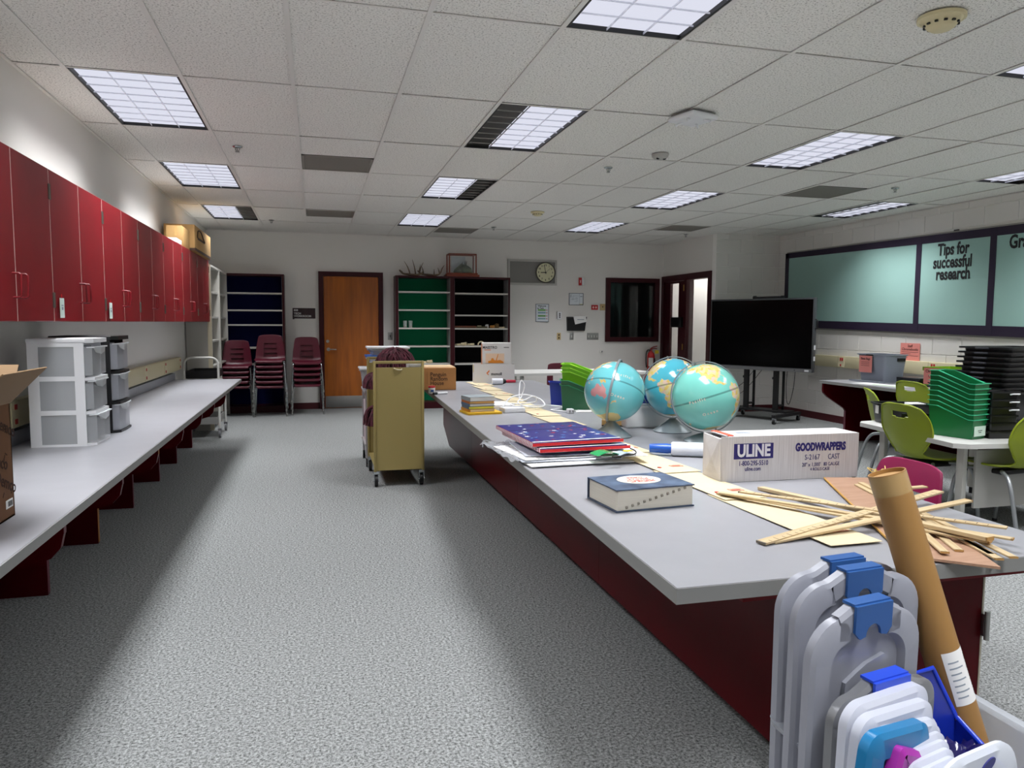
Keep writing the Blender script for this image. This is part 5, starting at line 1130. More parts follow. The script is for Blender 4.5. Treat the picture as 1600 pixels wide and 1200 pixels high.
for k in range(8):
    lb = f'green book bin, {["bottom", "second lowest", "third lowest", "fourth lowest", "fifth lowest", "third highest", "second highest", "topmost"][k]} of the green stack on the pale table'
    b_ = book_bin('book_bin', lb, 'bin', (5.405, -.455, TW+.001+.0335*k), -1.33, gstack, .30, .16, .20, .125, 'green bin stack on the pale table', M('pale label', '#c9ddd2', .7) if k == 0 else None)
    if k == 0:
        for zz, w_ in ((.055, .05), (.043, .03)): box('label_print', dark_ink, b_, .3005, .3008, -w_/2, w_/2, zz, zz+.004)
blackbin = M('black tub plastic', '#0e0e11', .3)
def tub(label, loc, rz, W, D, Hh, m, rim=.02, group=None, handle=None, name='storage_tub', cat='tub', taper=.03):
    t = thing(name, label, cat, loc, rz, group); e = .003; a, b = W/2, D/2; s = taper
    def rr_(w, d, z): return [(x, y, z) for x, y in rrect(-w, w, -d, d, min(w, d)*.18, 3)]
    L = [rr_(a-s, b-s, 0), rr_(a, b, Hh), rr_(a+rim, b+rim, Hh), rr_(a+rim, b+rim, Hh-.012), rr_(a+rim-.003, b+rim-.003, Hh-.012), rr_(a+rim-.003, b+rim-.003, Hh-.004), rr_(a-e, b-e, Hh-.004), rr_(a-s-e, b-s-e, e)]
    L = [L[0], rr_(a, b, Hh-.004), L[3], L[2], rr_(a-e, b-e, Hh), L[7]]; n = len(L[0]); vs = [p for l in L for p in l]; fs = [tuple(range(n-1, -1, -1)), tuple(5*n+k for k in range(n))]
    for i in range(5):
        for k in range(n): j = (k+1) % n; fs.append((i*n+k, i*n+j, (i+1)*n+j, (i+1)*n+k))
    q = MB(); q.add(vs, fs); q.build('tub', m, t, smooth=35)
    for s_ in (-1, 1):
        q = MB(); q.rbox(s_*(a+rim)-.012, s_*(a+rim)+.012, -.05, .05, Hh-.016, Hh-.003, .004); q.build('handle', handle or m, t, smooth=40)
    return t
for k in range(10):
    tub(f'large black tub, {["bottom", "second lowest", "third lowest", "fourth lowest", "fifth lowest", "fifth highest", "fourth highest", "third highest", "second highest", "topmost"][k]} of the tall black stack', (6.06+.006*k, -.38, TW+.08+.0345*k), .06, .50, .36, .20, blackbin, .028, 'tall black tub stack', M('grey tub grip', '#3a3c42', .35))
t = tub('black crate supporting the tall black stack on the pale table', (6.06, -.38, TW+.001), .06, .44, .32, .078, blackbin, .01, None)
for k in range(6):
    t = tub(f'shallow black tray, {["bottom", "second lowest", "third lowest", "third highest, white handled,", "second highest, white handled,", "topmost, white handled,"][k]} of the low black stack', (5.66, -.70, TW+.001+.052*k), -.12, .20, .13, .05, blackbin, .006, 'low black trays beside the green bins', None, 'paper_tray', 'tray', .006)
    if k < 3: continue
    q = MB(); q.tube([(.03, -.066, .03), (.035, -.082, .034), (.085, -.082, .034), (.09, -.066, .03)], .005, 6); q.build('front_handle', white_plastic, t, smooth=50)
t = tub('open black bin with papers on the left end of the pale table', (5.60, .06, TW+.001), -.30, .36, .22, .15, blackbin, .01, None, None, 'storage_tub', 'tub', .02)
t = thing('loose_papers', 'white papers sticking up in the open black bin', 'papers', (5.62, .07, TW+.06), -.3); box('sheet', paper, t, .03, .13, -.08, .04, .075, .092); box('second_sheet', M('pale grey paper', '#c9ccd0', .8), t, -.02, .12, -.085, .05, .0, .074)
box('white_tag', paper, bpy.data.objects['storage_tub.011'] if 'storage_tub.011' in bpy.data.objects else t, -.187, -.184, -.03, .02, .07, .13)
t = thing('paper_tray', 'black tray with white labels behind the nearest green chair', 'tray', (5.45, -.30, TW+.001), -1.2)
q = MB(); q.box(-.11, .11, -.08, .08, 0, .004); q.box(-.11, .11, -.08, -.076, .004, .11); q.box(-.11, .11, .076, .08, .004, .11); q.box(-.11, -.106, -.076, .076, .004, .11); q.box(.106, .11, -.076, .076, .004, .11); q.build('tray', blackbin, t)
q = MB()
for u in (-.06, .0, .06): q.box(u-.02, u+.02, -.0808, -.0798, .07, .09); q.box(u-.012, u+.012, -.0808, -.0798, .05, .056)
stuff(q.build('label', paper, t))
# ---------------- right counter ----------------
RZ = .72
t = thing('long_counter', 'grey laminate counter on dark maroon end panels along the right block wall', 'counter', (0, 0, 0))
q = MB(); q.rbox(6.925, X1-.012, -5.0, 2.745, RZ-.034, RZ, .002, 1); q.build('countertop', counter_grey, t); q = MB(); q.box(6.921, 6.925, -5.0, 2.745, RZ-.033, RZ-.002); q.box(6.93, X1-.02, 2.745, 2.748, RZ-.033, RZ-.002); q.build('edge_band', edge_grey, t)
prof = [(X1-.025, 0), (7.25, 0), (7.25, .36), (7.227, .39), (6.995, .53), (6.945, .575), (6.935, .60), (6.935, RZ-.035), (X1-.025, RZ-.035)]
for y in (2.70, 1.5, .3, -.9, -2.1, -3.3):
    q = MB(); q.prism(prof, y-.015, y+.015, 'y'); sp = q.build('support_panel', maroon, t); q = MB(); q.box(7.246, 7.25, y-.015, y+.015, 0, .36); q.build('edge_band', M('purple edge', '#6a3440', .5), sp)
box('rear_rail', maroon, t, X1-.06, X1-.04, -4.9, 2.68, .42, RZ-.036)
t = thing('outlet_raceway', 'cream metal outlet strip along the right block wall', 'raceway', (X1-.006, 0, 0))
q = MB(); q.rbox(-.065, -.001, -5, 4.62, .775, .93, .004); q.build('channel', cream, t, smooth=30)
for y in (4.05, 2.5, 1.2, 0):
    pl = box('outlet_plate', M('cream outlet', '#e0d7b4', .45), t, -.068, -.065, y-.10, y+.02, .785, .92)
    for yy, z in ((y-.025, .89), (y-.06, .89), (y-.03, .81)): box('outlet', redmat, pl, -.072, -.068, yy-.011, yy+.011, z-.02 if z > .85 else z-.012, z+.02 if z > .85 else z+.012)
    box('seam', M('seam', '#9b9274', .5), t, -.0656, -.0652, y+.03, y+.034, .775, .93)
# grey bin, basket, laptops, chargers, papers
gb = M('grey bin plastic', '#8d93a0', .4)
t = tub('grey plastic bin with a pink label on the right counter', (7.52, 2.46, RZ+.001), .0, .31, .42, .31, gb, .012, None, black, 'storage_tub', 'tub', .028)
salmon = M('salmon paper', '#e58f86', .8)
lb = box('paper_label', salmon, t, -.170, -.167, -.04, .16, .10, .29)
text('Benz Bags', .036, dark_ink, lb, (-.1705, .06, .255), (0, -1, 0), (0, 0, 1), bold=.0006)
for k in range(3): box('printed_line', M('brown ink', '#6e3a36', .8), lb, -.1708, -.1700, .0+.0, .13, .215-.02*k, .219-.02*k)
box('hand_slot', black, t, .02, .12, -.2175, -.205, .235, .27)
t = thing('tote_cover', 'grey lid lying under the grey bin edge on the right counter', 'lid', (7.30, 2.42, RZ+.001), .05); box('lid', gb, t, -.05, .04, -.22, .22, 0, .012, .004); box('lid_rim', gb, t, -.055, -.05, -.22, .22, .002, .016)
t = thing('paper_sheets', 'white papers with a green strip on the right counter edge', 'papers', (7.12, 1.95, RZ+.001), .1); box('sheet', paper, t, -.12, .12, -.25, .35, 0, .004); box('green_strip', M('pale green print', '#a9d09a', .7), t, -.08, -.04, -.2, .1, .0042, .005)
for k in range(3):
    t = thing('laptop', f'{["bottom", "middle", "top"][k]} black closed laptop stacked between the grey bin and the green basket', 'laptop', (7.62, 2.06, RZ+.001+.024*k), .05*k, 'laptops on the right counter')
    box('base', M('dark laptop', '#1c1d22', .35), t, -.12, .12, -.15, .15, 0, .011, .003); box('lid', M('dark laptop lid', '#26272d', .3), t, -.12, .12, -.15, .15, .012, .021, .003)
gbk = M('lime basket plastic', '#86b51c', .4)
t = thing('basket', 'lime green perforated basket with a pink label on the right counter', 'basket', (7.72, 1.62, RZ+.001))
W_, D_, Hh = .34, .52, .20
q = MB(); q.box(-W_/2, W_/2, -D_/2, D_/2, 0, .005); q.build('bottom', gbk, t)
def perforated(nm, org, U, n_u, n_v, du, dv, hr, th):
    """panel with round-ish holes: built as square cells with octagonal openings"""
    q = MB(); U = Vector(U); V = Vector((0, 0, 1)); N = U.cross(V); O = Vector(org)
    for i in range(n_u):
        for j in range(n_v):
            c = O+U*((i+.5)*du)+V*((j+.5)*dv); oc = [c+U*(hr*math.cos(PI/8+PI/4*k))+V*(hr*math.sin(PI/8+PI/4*k)) for k in range(8)]
            sq = [c+U*(du/2*a)+V*(dv/2*b) for a, b in ((1, .41), (.41, 1), (-.41, 1), (-1, .41), (-1, -.41), (-.41, -1), (.41, -1), (1, -.41))]
            cr = [c+U*(du/2*a)+V*(dv/2*b) for a, b in ((1, 1), (-1, 1), (-1, -1), (1, -1))]
            vs = oc+sq+cr; fs = [(k, 8+k, 8+(k+1) % 8, (k+1) % 8) for k in range(8)]+[(8, 16, 9), (10, 17, 11), (12, 18, 13), (14, 19, 15)]
            q.add(vs, fs); q.add([p-N*th for p in vs], [f[::-1] for f in fs]); q.add([p for p in oc]+[p-N*th for p in oc], [(k, (k+1) % 8, 8+(k+1) % 8, 8+k) for k in range(8)])
    return q.build(nm, gbk, t)
perforated('side_wall', (-W_/2, D_/2, .02), (0, -1, 0), 13, 4, D_/13, .035, .011, .004); perforated('end_wall', (-W_/2, -D_/2, .02), (1, 0, 0), 8, 4, W_/8, .035, .011, .004)
perforated('side_wall', (W_/2, -D_/2, .02), (0, 1, 0), 13, 4, D_/13, .035, .011, .004); perforated('end_wall', (W_/2, D_/2, .02), (-1, 0, 0), 8, 4, W_/8, .035, .011, .004)
q = MB(); 
for a in ((-W_/2-.012, W_/2+.012, -D_/2-.012, -D_/2+.004), (-W_/2-.012, W_/2+.012, D_/2-.004, D_/2+.012), (-W_/2-.012, -W_/2+.004, -D_/2, D_/2), (W_/2-.004, W_/2+.012, -D_/2, D_/2)): q.box(*a, .16, Hh)
for a in ((-W_/2, W_/2, -D_/2, -D_/2+.004), (-W_/2, W_/2, D_/2-.004, D_/2), (-W_/2, -W_/2+.004, -D_/2, D_/2), (W_/2-.004, W_/2, -D_/2, D_/2)): q.box(*a, .004, .02)
q.build('rim', gbk, t)
lb = box('paper_label', salmon, t, -W_/2-.016, -W_/2-.013, -.02, .25, -.0+.02, .19)
for k, tx in enumerate(('Chromebook', 'Chargers')): text(tx, .040, dark_ink, lb, (-W_/2-.0165, .115, .155-.05*k), (0, -1, 0), (0, 0, 1), bold=.0004)
t = thing('charger_cords', 'tangle of black charger cords spilling by the green basket', 'cords', (7.42, 1.42, RZ+.012))
rr = random.Random(5)
for k in range(4):
    q = MB(); p = [Vector((rr.uniform(-.1, .15), rr.uniform(-.25, .25), rr.uniform(0, .06))) for _ in range(6)]; q.tube(smoothpath(p, 6), .006, 6); q.build('cord', black, t, smooth=60)
for k in range(3): box('charger_brick', black, t, -.05+.08*k, .01+.08*k, -.12+.09*k, -.02+.09*k, -.010, .022, .004)
t = thing('paper_notice', 'salmon notice taped to the block wall above the green basket', 'notice', (X1-.0135, 2.876, 1.035)); box('sheet', salmon, t, -.002, .001, -.152, .152, -.105, .105)
for tx, z, s in (('Staff', .07, .044), ('Chromebooks', .03, .044)): text(tx, s, M('brown ink', '#6e3a36', .8), t, (-.0025, 0, z), (0, -1, 0), (0, 0, 1), bold=.0006)
for k, w_ in enumerate((.13, .07, .13, .05)): box('printed_line', M('brown ink', '#6e3a36', .8), t, -.0028, -.002, .13-2*w_, .13, -.005-.022*k, -.001-.022*k)
# ---------------- bulletin board ----------------
bbx = X1-.03
t = thing('bulletin_board', 'long teal bulletin board with a dark purple border and black lettering', 'bulletin board', (bbx, 0, 0))
zt = lambda y: 2.377+.0109*(y-.0)-.002+.0; zt = lambda y: 2.374+.0109*y; zb = lambda y: 1.208+.0222*y
def strip(y0, y1, a, b, c, d, x0=-.007, x1=.008, m=None, nm='border_strip'):
    """quad in the board plane: bottom/top at y0 = a,b and at y1 = c,d"""
    q = MB(); q.add([(x1, y0, a), (x1, y1, c), (x1, y1, d), (x1, y0, b), (x0, y0, a), (x0, y1, c), (x0, y1, d), (x0, y0, b)], [(0, 3, 2, 1), (4, 5, 6, 7), (0, 1, 5, 4), (1, 2, 6, 5), (2, 3, 7, 6), (3, 0, 4, 7)])
    return q.build(nm, m, t)
purple = M('dark purple border paper', '#22152f', .6); YA, YB = 5.39, -1.5
strip(YB, YA, zb(YB)-.02, zt(YB)+.02, zb(YA)-.02, zt(YA)+.02, .014, .028, M('aluminium frame', '#a5a39d', .4, .6), 'frame')
bw = .085
strip(YB, YA, zt(YB)-bw*1.2, zt(YB), zt(YA)-bw*.9, zt(YA), m=purple); strip(YB, YA, zb(YB), zb(YB)+bw*1.35, zb(YA), zb(YA)+bw*1.2, m=purple); strip(YA-bw, YA, zb(YA), zt(YA), zb(YA), zt(YA), m=purple)
for y in (2.79, 1.785, .75, -.3): strip(y-.038, y+.038, zb(y), zt(y), zb(y), zt(y), -.009, .006, purple, 'divider_strip')
teal = M('teal fadeless paper', '#98bdb5', .6, bump=.35, bscale=7)
for k, (ya, yb) in enumerate(((5.31, 2.82), (2.76, 1.82), (1.75, .78), (.71, -.27), (-.33, -1.48))):
    n, m_ = max(8, int(abs(ya-yb)*14)), 18; rr = random.Random(k); P = []
    for i in range(n):
        y = ya+(yb-ya)*i/(n-1); row = []
        for j in range(m_):
            f = j/(m_-1); z = zb(y)+.07+(zt(y)-zb(y)-.13)*f; e = (1-f)**2
            row.append((-.002-.0035*e*math.sin(y*13+f*5+math.sin(y*5)*2)-.0012*math.sin(y*4+f*7), y, z))
        P.append(row)
    q = MB(); q.shell(P, .002); q.build('backing_paper', teal, t, smooth=60)
fontk = dict(bold=.0062, sx=.72, name='lettering', depth=.0008)
for tx, y, z in (('Tips for', 2.30, 2.215), ('successful', 2.305, 2.07), ('research', 2.29, 1.935)): text(tx, .185, dark_ink, t, (-.0048, y, z), (0, -1, -.01), (0, 0, 1), **fontk)
text('Grade', .19, dark_ink, t, (-.0048, 1.60, 2.215), (0, -1, 0), (0, 0, 1), align='LEFT', **fontk)
box('hook', black, t, -.01, .006, 2.24, 2.30, zt(2.27)+.018, zt(2.27)+.03)
# ---------------- television on a stand ----------------
t = thing('television', 'large black television display on a wheeled stand by the block wall', 'television', (7.42, 4.71, 0), math.radians(-62.8))
gm_ = M('grey screen frame', '#4d4f52', .4, .3); hw, z0, z1 = .80, .71, 1.72
q = MB(); q.rbox(-hw, hw, -.035, .035, z0, z1, .006); q.build('housing', gm_, t, smooth=40)
box('screen', M('black screen glass', '#020203', .2, spec=.12), t, -hw+.022, hw-.022, -.0375, -.0352, z0+.055, z1-.022)
box('lower_bezel', M('grey lower bezel', '#77787a', .4, .3), t, -hw+.01, hw-.01, -.040, -.0352, z0+.003, z0+.045)
box('logo_sticker', white_plastic, t, hw-.11, hw-.05, -.0412, -.0402, z0+.012, z0+.036); box('front_port', black, t, hw-.26, hw-.24, -.0412, -.0402, z0+.02, z0+.032)
q = MB(); q.rbox(-.12, .34, -.03, .02, z1+.001, z1+.03, .008); q.cyl((-.12, -.005, z1+.016), (-.08, -.005, z1+.016), .026, n=14); q.cyl((.30, -.005, z1+.016), (.34, -.005, z1+.016), .022, n=14); q.build('sound_bar', black, t, smooth=40)
q = MB(); q.tube([(hw, 0, 1.30), (hw+.03, 0, 1.31), (hw+.03, 0, 1.42), (hw, 0, 1.43)], .008, 8); q.build('side_handle', black, t, smooth=50)
for z in (1.02, .87): box('side_port', white_plastic, t, hw, hw+.004, -.02, .02, z, z+.06)
t = thing('television_stand', 'black wheeled steel stand carrying the television', 'stand', (7.42, 4.71, 0), math.radians(-62.8))
for s in (-.23, .23):
    box('post', black_metal, t, s-.035, s+.035, .045, .085, .11, 1.5); box('rear_post', black_metal, t, s+.02, s+.05, .20, .225, .11, .80)
    box('post_brace', black_metal, t, s-.02, s+.045, .085, .2, .20, .225)
    box('foot_rail', black_metal, t, s*1.9-.03, s*1.9+.03, -.36, .36, .085, .125)
    for y in (-.34, .34):
        q = MB(); q.cyl((s*1.9-.014, y, .036), (s*1.9+.014, y, .036), .036, n=16); c_ = q.build('caster', black, t, smooth=40); q = MB(); q.box(s*1.9-.022, s*1.9-.016, y-.018, y+.018, .03, .084); q.box(s*1.9+.016, s*1.9+.022, y-.018, y+.018, .03, .084); q.box(s*1.9-.022, s*1.9+.022, y-.018, y+.018, .074, .085); q.build('caster_fork', chrome, c_)
    q = MB(); q.cyl((s-.05, .06, .60), (s-.035, .06, .60), .018, n=10); q.build('clamp_knob', black, t, smooth=40)
box('base_shelf', black_metal, t, -.43, .43, -.02, .24, .126, .15); box('mount_plate', black_metal, t, -.3, .3, .036, .044, .85, 1.5)
q = MB(); q.tube(smoothpath([(.40, .05, .72), (.39, .05, .5), (.40, .06, .3), (.43, .06, .25), (.46, .06, .32), (.50, .05, .5), (.52, .04, .71)]), .005, 6); q.build('hanging_cord', black, t, smooth=60)
q = MB(); q.tube(smoothpath([(-.1, .06, .72), (-.3, .08, .5), (-.6, .1, .3)]), .004, 6); q.build('loose_cord', black, t, smooth=60); q = MB(); q.tube(smoothpath([(.02, .06, .72), (-.25, .09, .42), (-.62, .12, .14)]), .004, 6); q.build('loose_cord', black, t, smooth=60)
# ---------------- far white table ----------------
t = thing('student_table', 'pale table near the back wall behind the island, a maroon chair behind it', 'table', (4.55, 4.55, 0))
q = MB(); q.prism([(-1.05, -.33), (.95, -.28), (1.0, -.2), (.9, .45), (-.85, .42), (-1.1, -.2)], .705, .735); q.build('tabletop', lam, t)
for x, y in ((-.75, -.22), (.75, -.2), (-.7, .32), (.75, .32)): q = MB(); q.rbox(x-.022, x+.022, y-.022, y+.022, 0, .704, .005); q.build('leg', offw, t, smooth=40)
t = thing('cardboard_box', 'small kraft carton on the floor under the far pale table', 'box', (4.1, 4.75, 0), .2); q = MB(); q.rbox(-.2, .2, -.15, .15, 0, .3, .003, 1); q.build('carton', kraft, t); box('tape', M('tan tape', '#c29a5e', .4), t, -.2, .2, -.02, .02, .3, .301)
t = thing('paper_sheets', 'white paper on the far pale table before the maroon chair', 'papers', (4.55, 4.55, .736), .3); box('sheet', paper, t, -.14, .14, -.1, .1, 0, .006); box('second_sheet', paper, t, -.12, .15, -.09, .11, .0062, .010)
# ---------------- book cart ----------------
tan_m = M('tan enamelled steel', '#9c8b55', .42, bump=.05, bscale=300)
bt = thing('book_cart', 'tan steel book cart on black casters beside the island', 'book cart', (1.962, 1.515, 0))
hw, dp = .208, .78
for y in (0, dp-.03):
    nm = 'end_panel'
    q = MB(); q.rbox(-hw, -hw+.022, y, y+.03, .13, 1.045, .004); q.rbox(hw-.022, hw, y, y+.03, .13, 1.045, .004); q.rbox(-hw+.022, hw-.022, y, y+.03, 1.022, 1.045, .004); q.build('end_frame', tan_m, bt, smooth=30)
    ep = box(nm, tan_m, bt, -hw+.022, hw-.022, y+.008, y+.020, .14, .992)
    if y == 0:
        q = MB(); q.tube(smoothpath([(-.04, y+.006, .985), (-.02, y-.003, .975), (.015, y-.004, .972), (.025, y+.004, .98)]), .006, 6); q.build('card_clip', M('cream clip', '#d9cfa9', .4), ep, smooth=60)
for z in (.78, .46, .16):
    for s in (-1, 1):
        ang = .22*s if z > .2 else 0
        q = MB(); q.box(-.0, hw-.01, .032, dp-.032, -.006, .006, M4=Matrix.Translation((0, 0, z)) @ (Matrix.Scale(-1, 4, (1, 0, 0)) if s < 0 else Matrix.Identity(4)) @ Matrix.Rotation(-abs(ang), 4, 'Y'))
        if s < 0: q.f = [f[::-1] for f in q.f]
        q.build('shelf', tan_m, bt)
    q = MB(); q.box(-.012, .012, .032, dp-.032, z-.01, z+.09); q.build('shelf_divider', tan_m, bt)
for sx in (-1, 1):
    for y in (.05, dp-.05):
        x = sx*(hw-.02); q = MB(); q.cyl((x-.013, y, .05), (x+.013, y, .05), .05, n=20); c_ = q.build('caster', black, bt, smooth=40)
        q = MB(); q.box(x-.022, x-.015, y-.015, y+.015, .045, .115); q.box(x+.015, x+.022, y-.015, y+.015, .045, .115); q.box(x-.022, x+.022, y-.018, y+.018, .108, .129); q.build('caster_fork', chrome, c_); q = MB(); q.cyl((x-.024, y, .05), (x+.024, y, .05), .012, n=10); q.build('axle', chrome, c_, smooth=40)
yarn = M('maroon yarn', '#6a2c3c', .85, col2='#2a0c14', vscale=30)
def pompom(label, loc, rx, ry, rz_, n, seed):
    t = thing('yarn_bundle', label, 'yarn bundle', loc, 0, 'maroon yarn bundles on the book cart'); rr = random.Random(seed)
    q = MB(); q.lathe([(.001, 0), (rx*.8, 0), (rx*.86, rz_*.3), (rx*.6, rz_*.7), (.001, rz_*.86)], 16); q.build('core', yarn, t, smooth=60); 
    q = MB()
    for i in range(n):
        a = 2*PI*(i*.618); top = rr.uniform(.02, .35); wob = rr.uniform(.93, 1.14); p = []
        for k in range(5):
            f = k/4; r_ = (top+(1-top)*math.sin(f*PI/2))*wob; z = rz_*math.cos(f*PI/2*.97)**.8*(1-.35*top); a2 = a+(.5 if i % 3 else -.6)*f; p.append(Vector((rx*r_*math.cos(a2), ry*r_*math.sin(a2), max(.01, z*wob))))
        q.tube(p, .0075, 5)
    o = q.build('strands', yarn, t, smooth=60); stuff(o); return t
pompom('large maroon yarn bundle heaped on top of the book cart', (1.975, 1.93, .905), .165, .16, .215, 130, 1)
pompom('maroon yarn bundle bulging from the upper left shelf of the book cart', (1.80, 1.80, .795), .10, .16, .13, 45, 2)
pompom('maroon yarn bundle bulging from the lower left shelf of the book cart', (1.80, 1.78, .48), .10, .15, .16, 45, 3)
t = thing('paper_sheets', 'white paper visible through the top slot of the book cart', 'papers', (2.07, 1.66, .90), 0); box('sheet', paper, t, -.02, .08, -.1, .1, .08, .13); box('second_sheet', paper, t, -.015, .075, -.1, .1, .0, .079)
# tub stack beyond the cart on a plain trolley
t = thing('trolley', 'grey wheeled trolley mostly hidden behind the book cart', 'cart', (1.96, 2.68, 0))
for sx in (-1, 1):
    for sy in (-1, 1):
        q = MB(); q.box(sx*.20-.012, sx*.20+.012, sy*.24-.012, sy*.24+.012, .08, .72); lg = q.build('leg', M('pale grey post', '#a9a4a6', .4), t); q = MB(); q.cyl((sx*.20-.012, sy*.24, .04), (sx*.20+.012, sy*.24, .04), .04, n=14); q.build('caster', black, lg, smooth=40)
for z in (.2, .70): box('deck', M('pale grey post', '#a9a4a6', .4), t, -.22, .22, -.26, .26, z, z+.02)
box('contents_box', M('pale pinkish box', '#b9a7ac', .6), t, -.2, .2, -.24, .24, .221, .60)
def lidded(label, loc, W, D, Hh, lidm, tubm):
    t = tub(label, loc, 0, W, D, Hh, tubm, .004, 'lidded tubs behind the book cart', None, 'lidded_tub', 'tub', .02)
    q = MB(); q.rbox(-W/2-.018, W/2+.018, -D/2-.018, D/2+.018, Hh+.002, Hh+.022, .006); q.build('lid', lidm, t, smooth=40)
    box('contents', M('mixed pale contents', '#b4aeb6', .8), t, -W/2+.03, W/2-.03, -D/2+.03, D/2-.03, .006, Hh*.8, .01); return t
ctub = CLEAR('clear tub plastic', '#cfd4da', .45, .2)
lidded('lidded clear tub, lowest and leftmost of those behind the book cart', (1.86, 2.62, .721), .28, .3, .19, white_plastic, ctub)
lidded('small clear tub with a blue lid, middle of those behind the book cart', (1.90, 2.66, .936), .23, .26, .09, M('sky blue lid', '#3a6cc0', .35), ctub)
lidded('wide clear tub with a white lid, topmost behind the book cart', (1.98, 2.70, 1.05), .36, .34, .055, white_plastic, ctub)
# ---------------- tub of lids in the right foreground ----------------
t = thing('storage_tub', 'clear plastic tub full of lids in the right foreground', 'tub', (0, 0, 0))
ctb = CLEAR('clear front tub', '#c9ced6', .42, .25)
x0, x1, y0, y1, Hh = 2.20, 2.68, -3.70, -3.295, .555
def rr_(a, z): return [(x, y, z) for x, y in rrect(x0+a, x1-a, y0+a, y1-a, .045, 5)]
L = [rr_(.05, 0), rr_(.012, Hh-.012), rr_(-.008, Hh-.010), rr_(-.010, Hh), rr_(.012, Hh+.001), rr_(.016, Hh-.01), rr_(.054, .004)]; n = len(L[0]); vs = [p for l in L for p in l]
fs = [tuple(range(n-1, -1, -1)), tuple(6*n+k for k in range(n))]+[(i*n+k, i*n+(k+1) % n, (i+1)*n+(k+1) % n, (i+1)*n+k) for i in range(6) for k in range(n)]
q = MB(); q.add(vs, fs); q.build('tub', ctb, t, smooth=40)
q = MB(); q.box(x0+.0, x0+.011, -3.56, -3.50, Hh-.10, Hh-.04, 0); q.build('sticker', M('navy sticker', '#2a2a66', .6), t)
def lid(label, loc, rz, tilt, W, Hl, m, hm=None, th=.022, deep=True, rc=.075, name='container_cover', handle_w=.045, roll=0):
    """flat rectangular lid stood on end: local x width, z height, faces -y"""
    m4 = Matrix.Translation(loc) @ Matrix.Rotation(rz, 4, 'Z') @ Matrix.Rotation(tilt, 4, 'X') @ Matrix.Rotation(roll, 4, 'Y')
    t = thing(name, label, 'lid', (0, 0, 0), 0, 'plastic lids standing in the front tub'); t.matrix_world = m4
    w = W/2; o = []
    def outline(k):
        r = rc-k*.6; a = w-k; top = Hl-k; out = []
        b = max(.012, .02); 
        for i in range(7): an = PI*1.5-PI/2*i/6; out.append((-a+.02+.02*math.cos(an), k+.02+.02*math.sin(an)))
        for i in range(9): an = PI-PI/2*i/8; out.append((-a+r+r*math.cos(an), top-.018-r+r*math.sin(an)))
        if hm: out += [(-handle_w-.03, top-.015), (-handle_w-.005, top-.003), (-handle_w, top), (handle_w, top), (handle_w+.005, top-.003), (handle_w+.03, top-.015)]
        for i in range(9): an = PI/2-PI/2*i/8; out.append((a-r+r*math.cos(an), top-.018-r+r*math.sin(an)))
        for i in range(7): an = -PI/2*i/6; out.append((a-.02+.02*math.cos(an), k+.02+.02*math.sin(an)))
        return out
    A, B, C_, D = outline(0), outline(.008), outline(.042), outline(.050); n = len(A)
    rings = [[(x, th, z) for x, z in A], [(x, .006, z) for x, z in A], [(x, 0, z) for x, z in B], [(x, 0, z) for x, z in C_], [(x, .012 if deep else .002, z) for x, z in D]]
    vs = [p for r_ in rings for p in r_]; fs = [(i*n+k, (i+1)*n+k, (i+1)*n+(k+1) % n, i*n+(k+1) % n) for i in range(4) for k in range(n)]
    fs += [tuple(4*n+k for k in range(n))[::-1][::-1], tuple(range(n-1, -1, -1))]
    q = MB(); q.add(vs, fs); o = q.build('lid', m, t, smooth=35)
    bm = bmesh.new(); bm.from_mesh(o.data); bmesh.ops.recalc_face_normals(bm, faces=bm.faces); bm.to_mesh(o.data); bm.free()
    pw = w-.085
    if pw > .02:
        pts = [(-pw, .06), (pw, .06), (pw, Hl-.105), (pw*.85, Hl-.10), (.0, Hl-.112), (-pw*.5, Hl-.125), (-pw, Hl-.14)]; q = MB(); q.prism(pts, .004, .0125 if deep else .004, 'y'); q.build('raised_panel', m, t)
    if hm:
        q = MB(); hw_ = handle_w; prof_ = [(-hw_, Hl+.003), (hw_, Hl+.003), (hw_, Hl-.045), (hw_-.012, Hl-.058), (hw_-.024, Hl-.055)]+[(.019*math.cos(a), Hl-.055+.022*math.sin(a)) for a in [PI*k/8 for k in range(9)]]+[(-hw_+.024, Hl-.055), (-hw_+.012, Hl-.058), (-hw_, Hl-.045)]
        q.prism(prof_, -.006, -.0005, 'y'); q.box(-hw_, hw_, -.0005, th+.004, Hl+.001, Hl+.006); q.build('handle_clip', hm, t)
    return t
glid = TRANSLUCENT('grey lid plastic', '#a3a5b0', .32, .2); bclip = M('steel blue clip', '#2a5796', .35); wlid = TRANSLUCENT('white lid plastic', '#dfe2ee', .35, .3)
lid('large grey lid with a blue clip, rearmost in the front tub', (2.358, -3.318, .30), .10, .0, .325, .575, glid, bclip)
lid('large grey lid with a blue clip, middle of the three tall lids', (2.332, -3.385, .30), .10, .02, .315, .582, glid, bclip)
lid('large grey lid with a blue clip, front one of the three tall lids', (2.254, -3.50, .32), .16, .02, .272, .545, glid, bclip)
lid('small dark grey lid with a bright blue clip in the front tub', (2.27, -3.535, .295), .18, .02, .26, .445, M('silver grey lid', '#85868a', .3, .4), M('bright blue clip', '#2b4fd0', .35), rc=.045)
lid('white lid just in front of the small dark grey lid', (2.245, -3.565, .308), .22, .03, .215, .440, wlid, None, rc=.04)
lid('second white lid, slightly lower, behind the teal lid', (2.226, -3.59, .308), .24, .03, .20, .425, wlid, None, rc=.035, roll=.05)
lid('plain white lid leaning behind the teal lid in the front tub', (2.208, -3.612, .31), .25, .03, .175, .405, wlid, None, rc=.03, roll=.13)
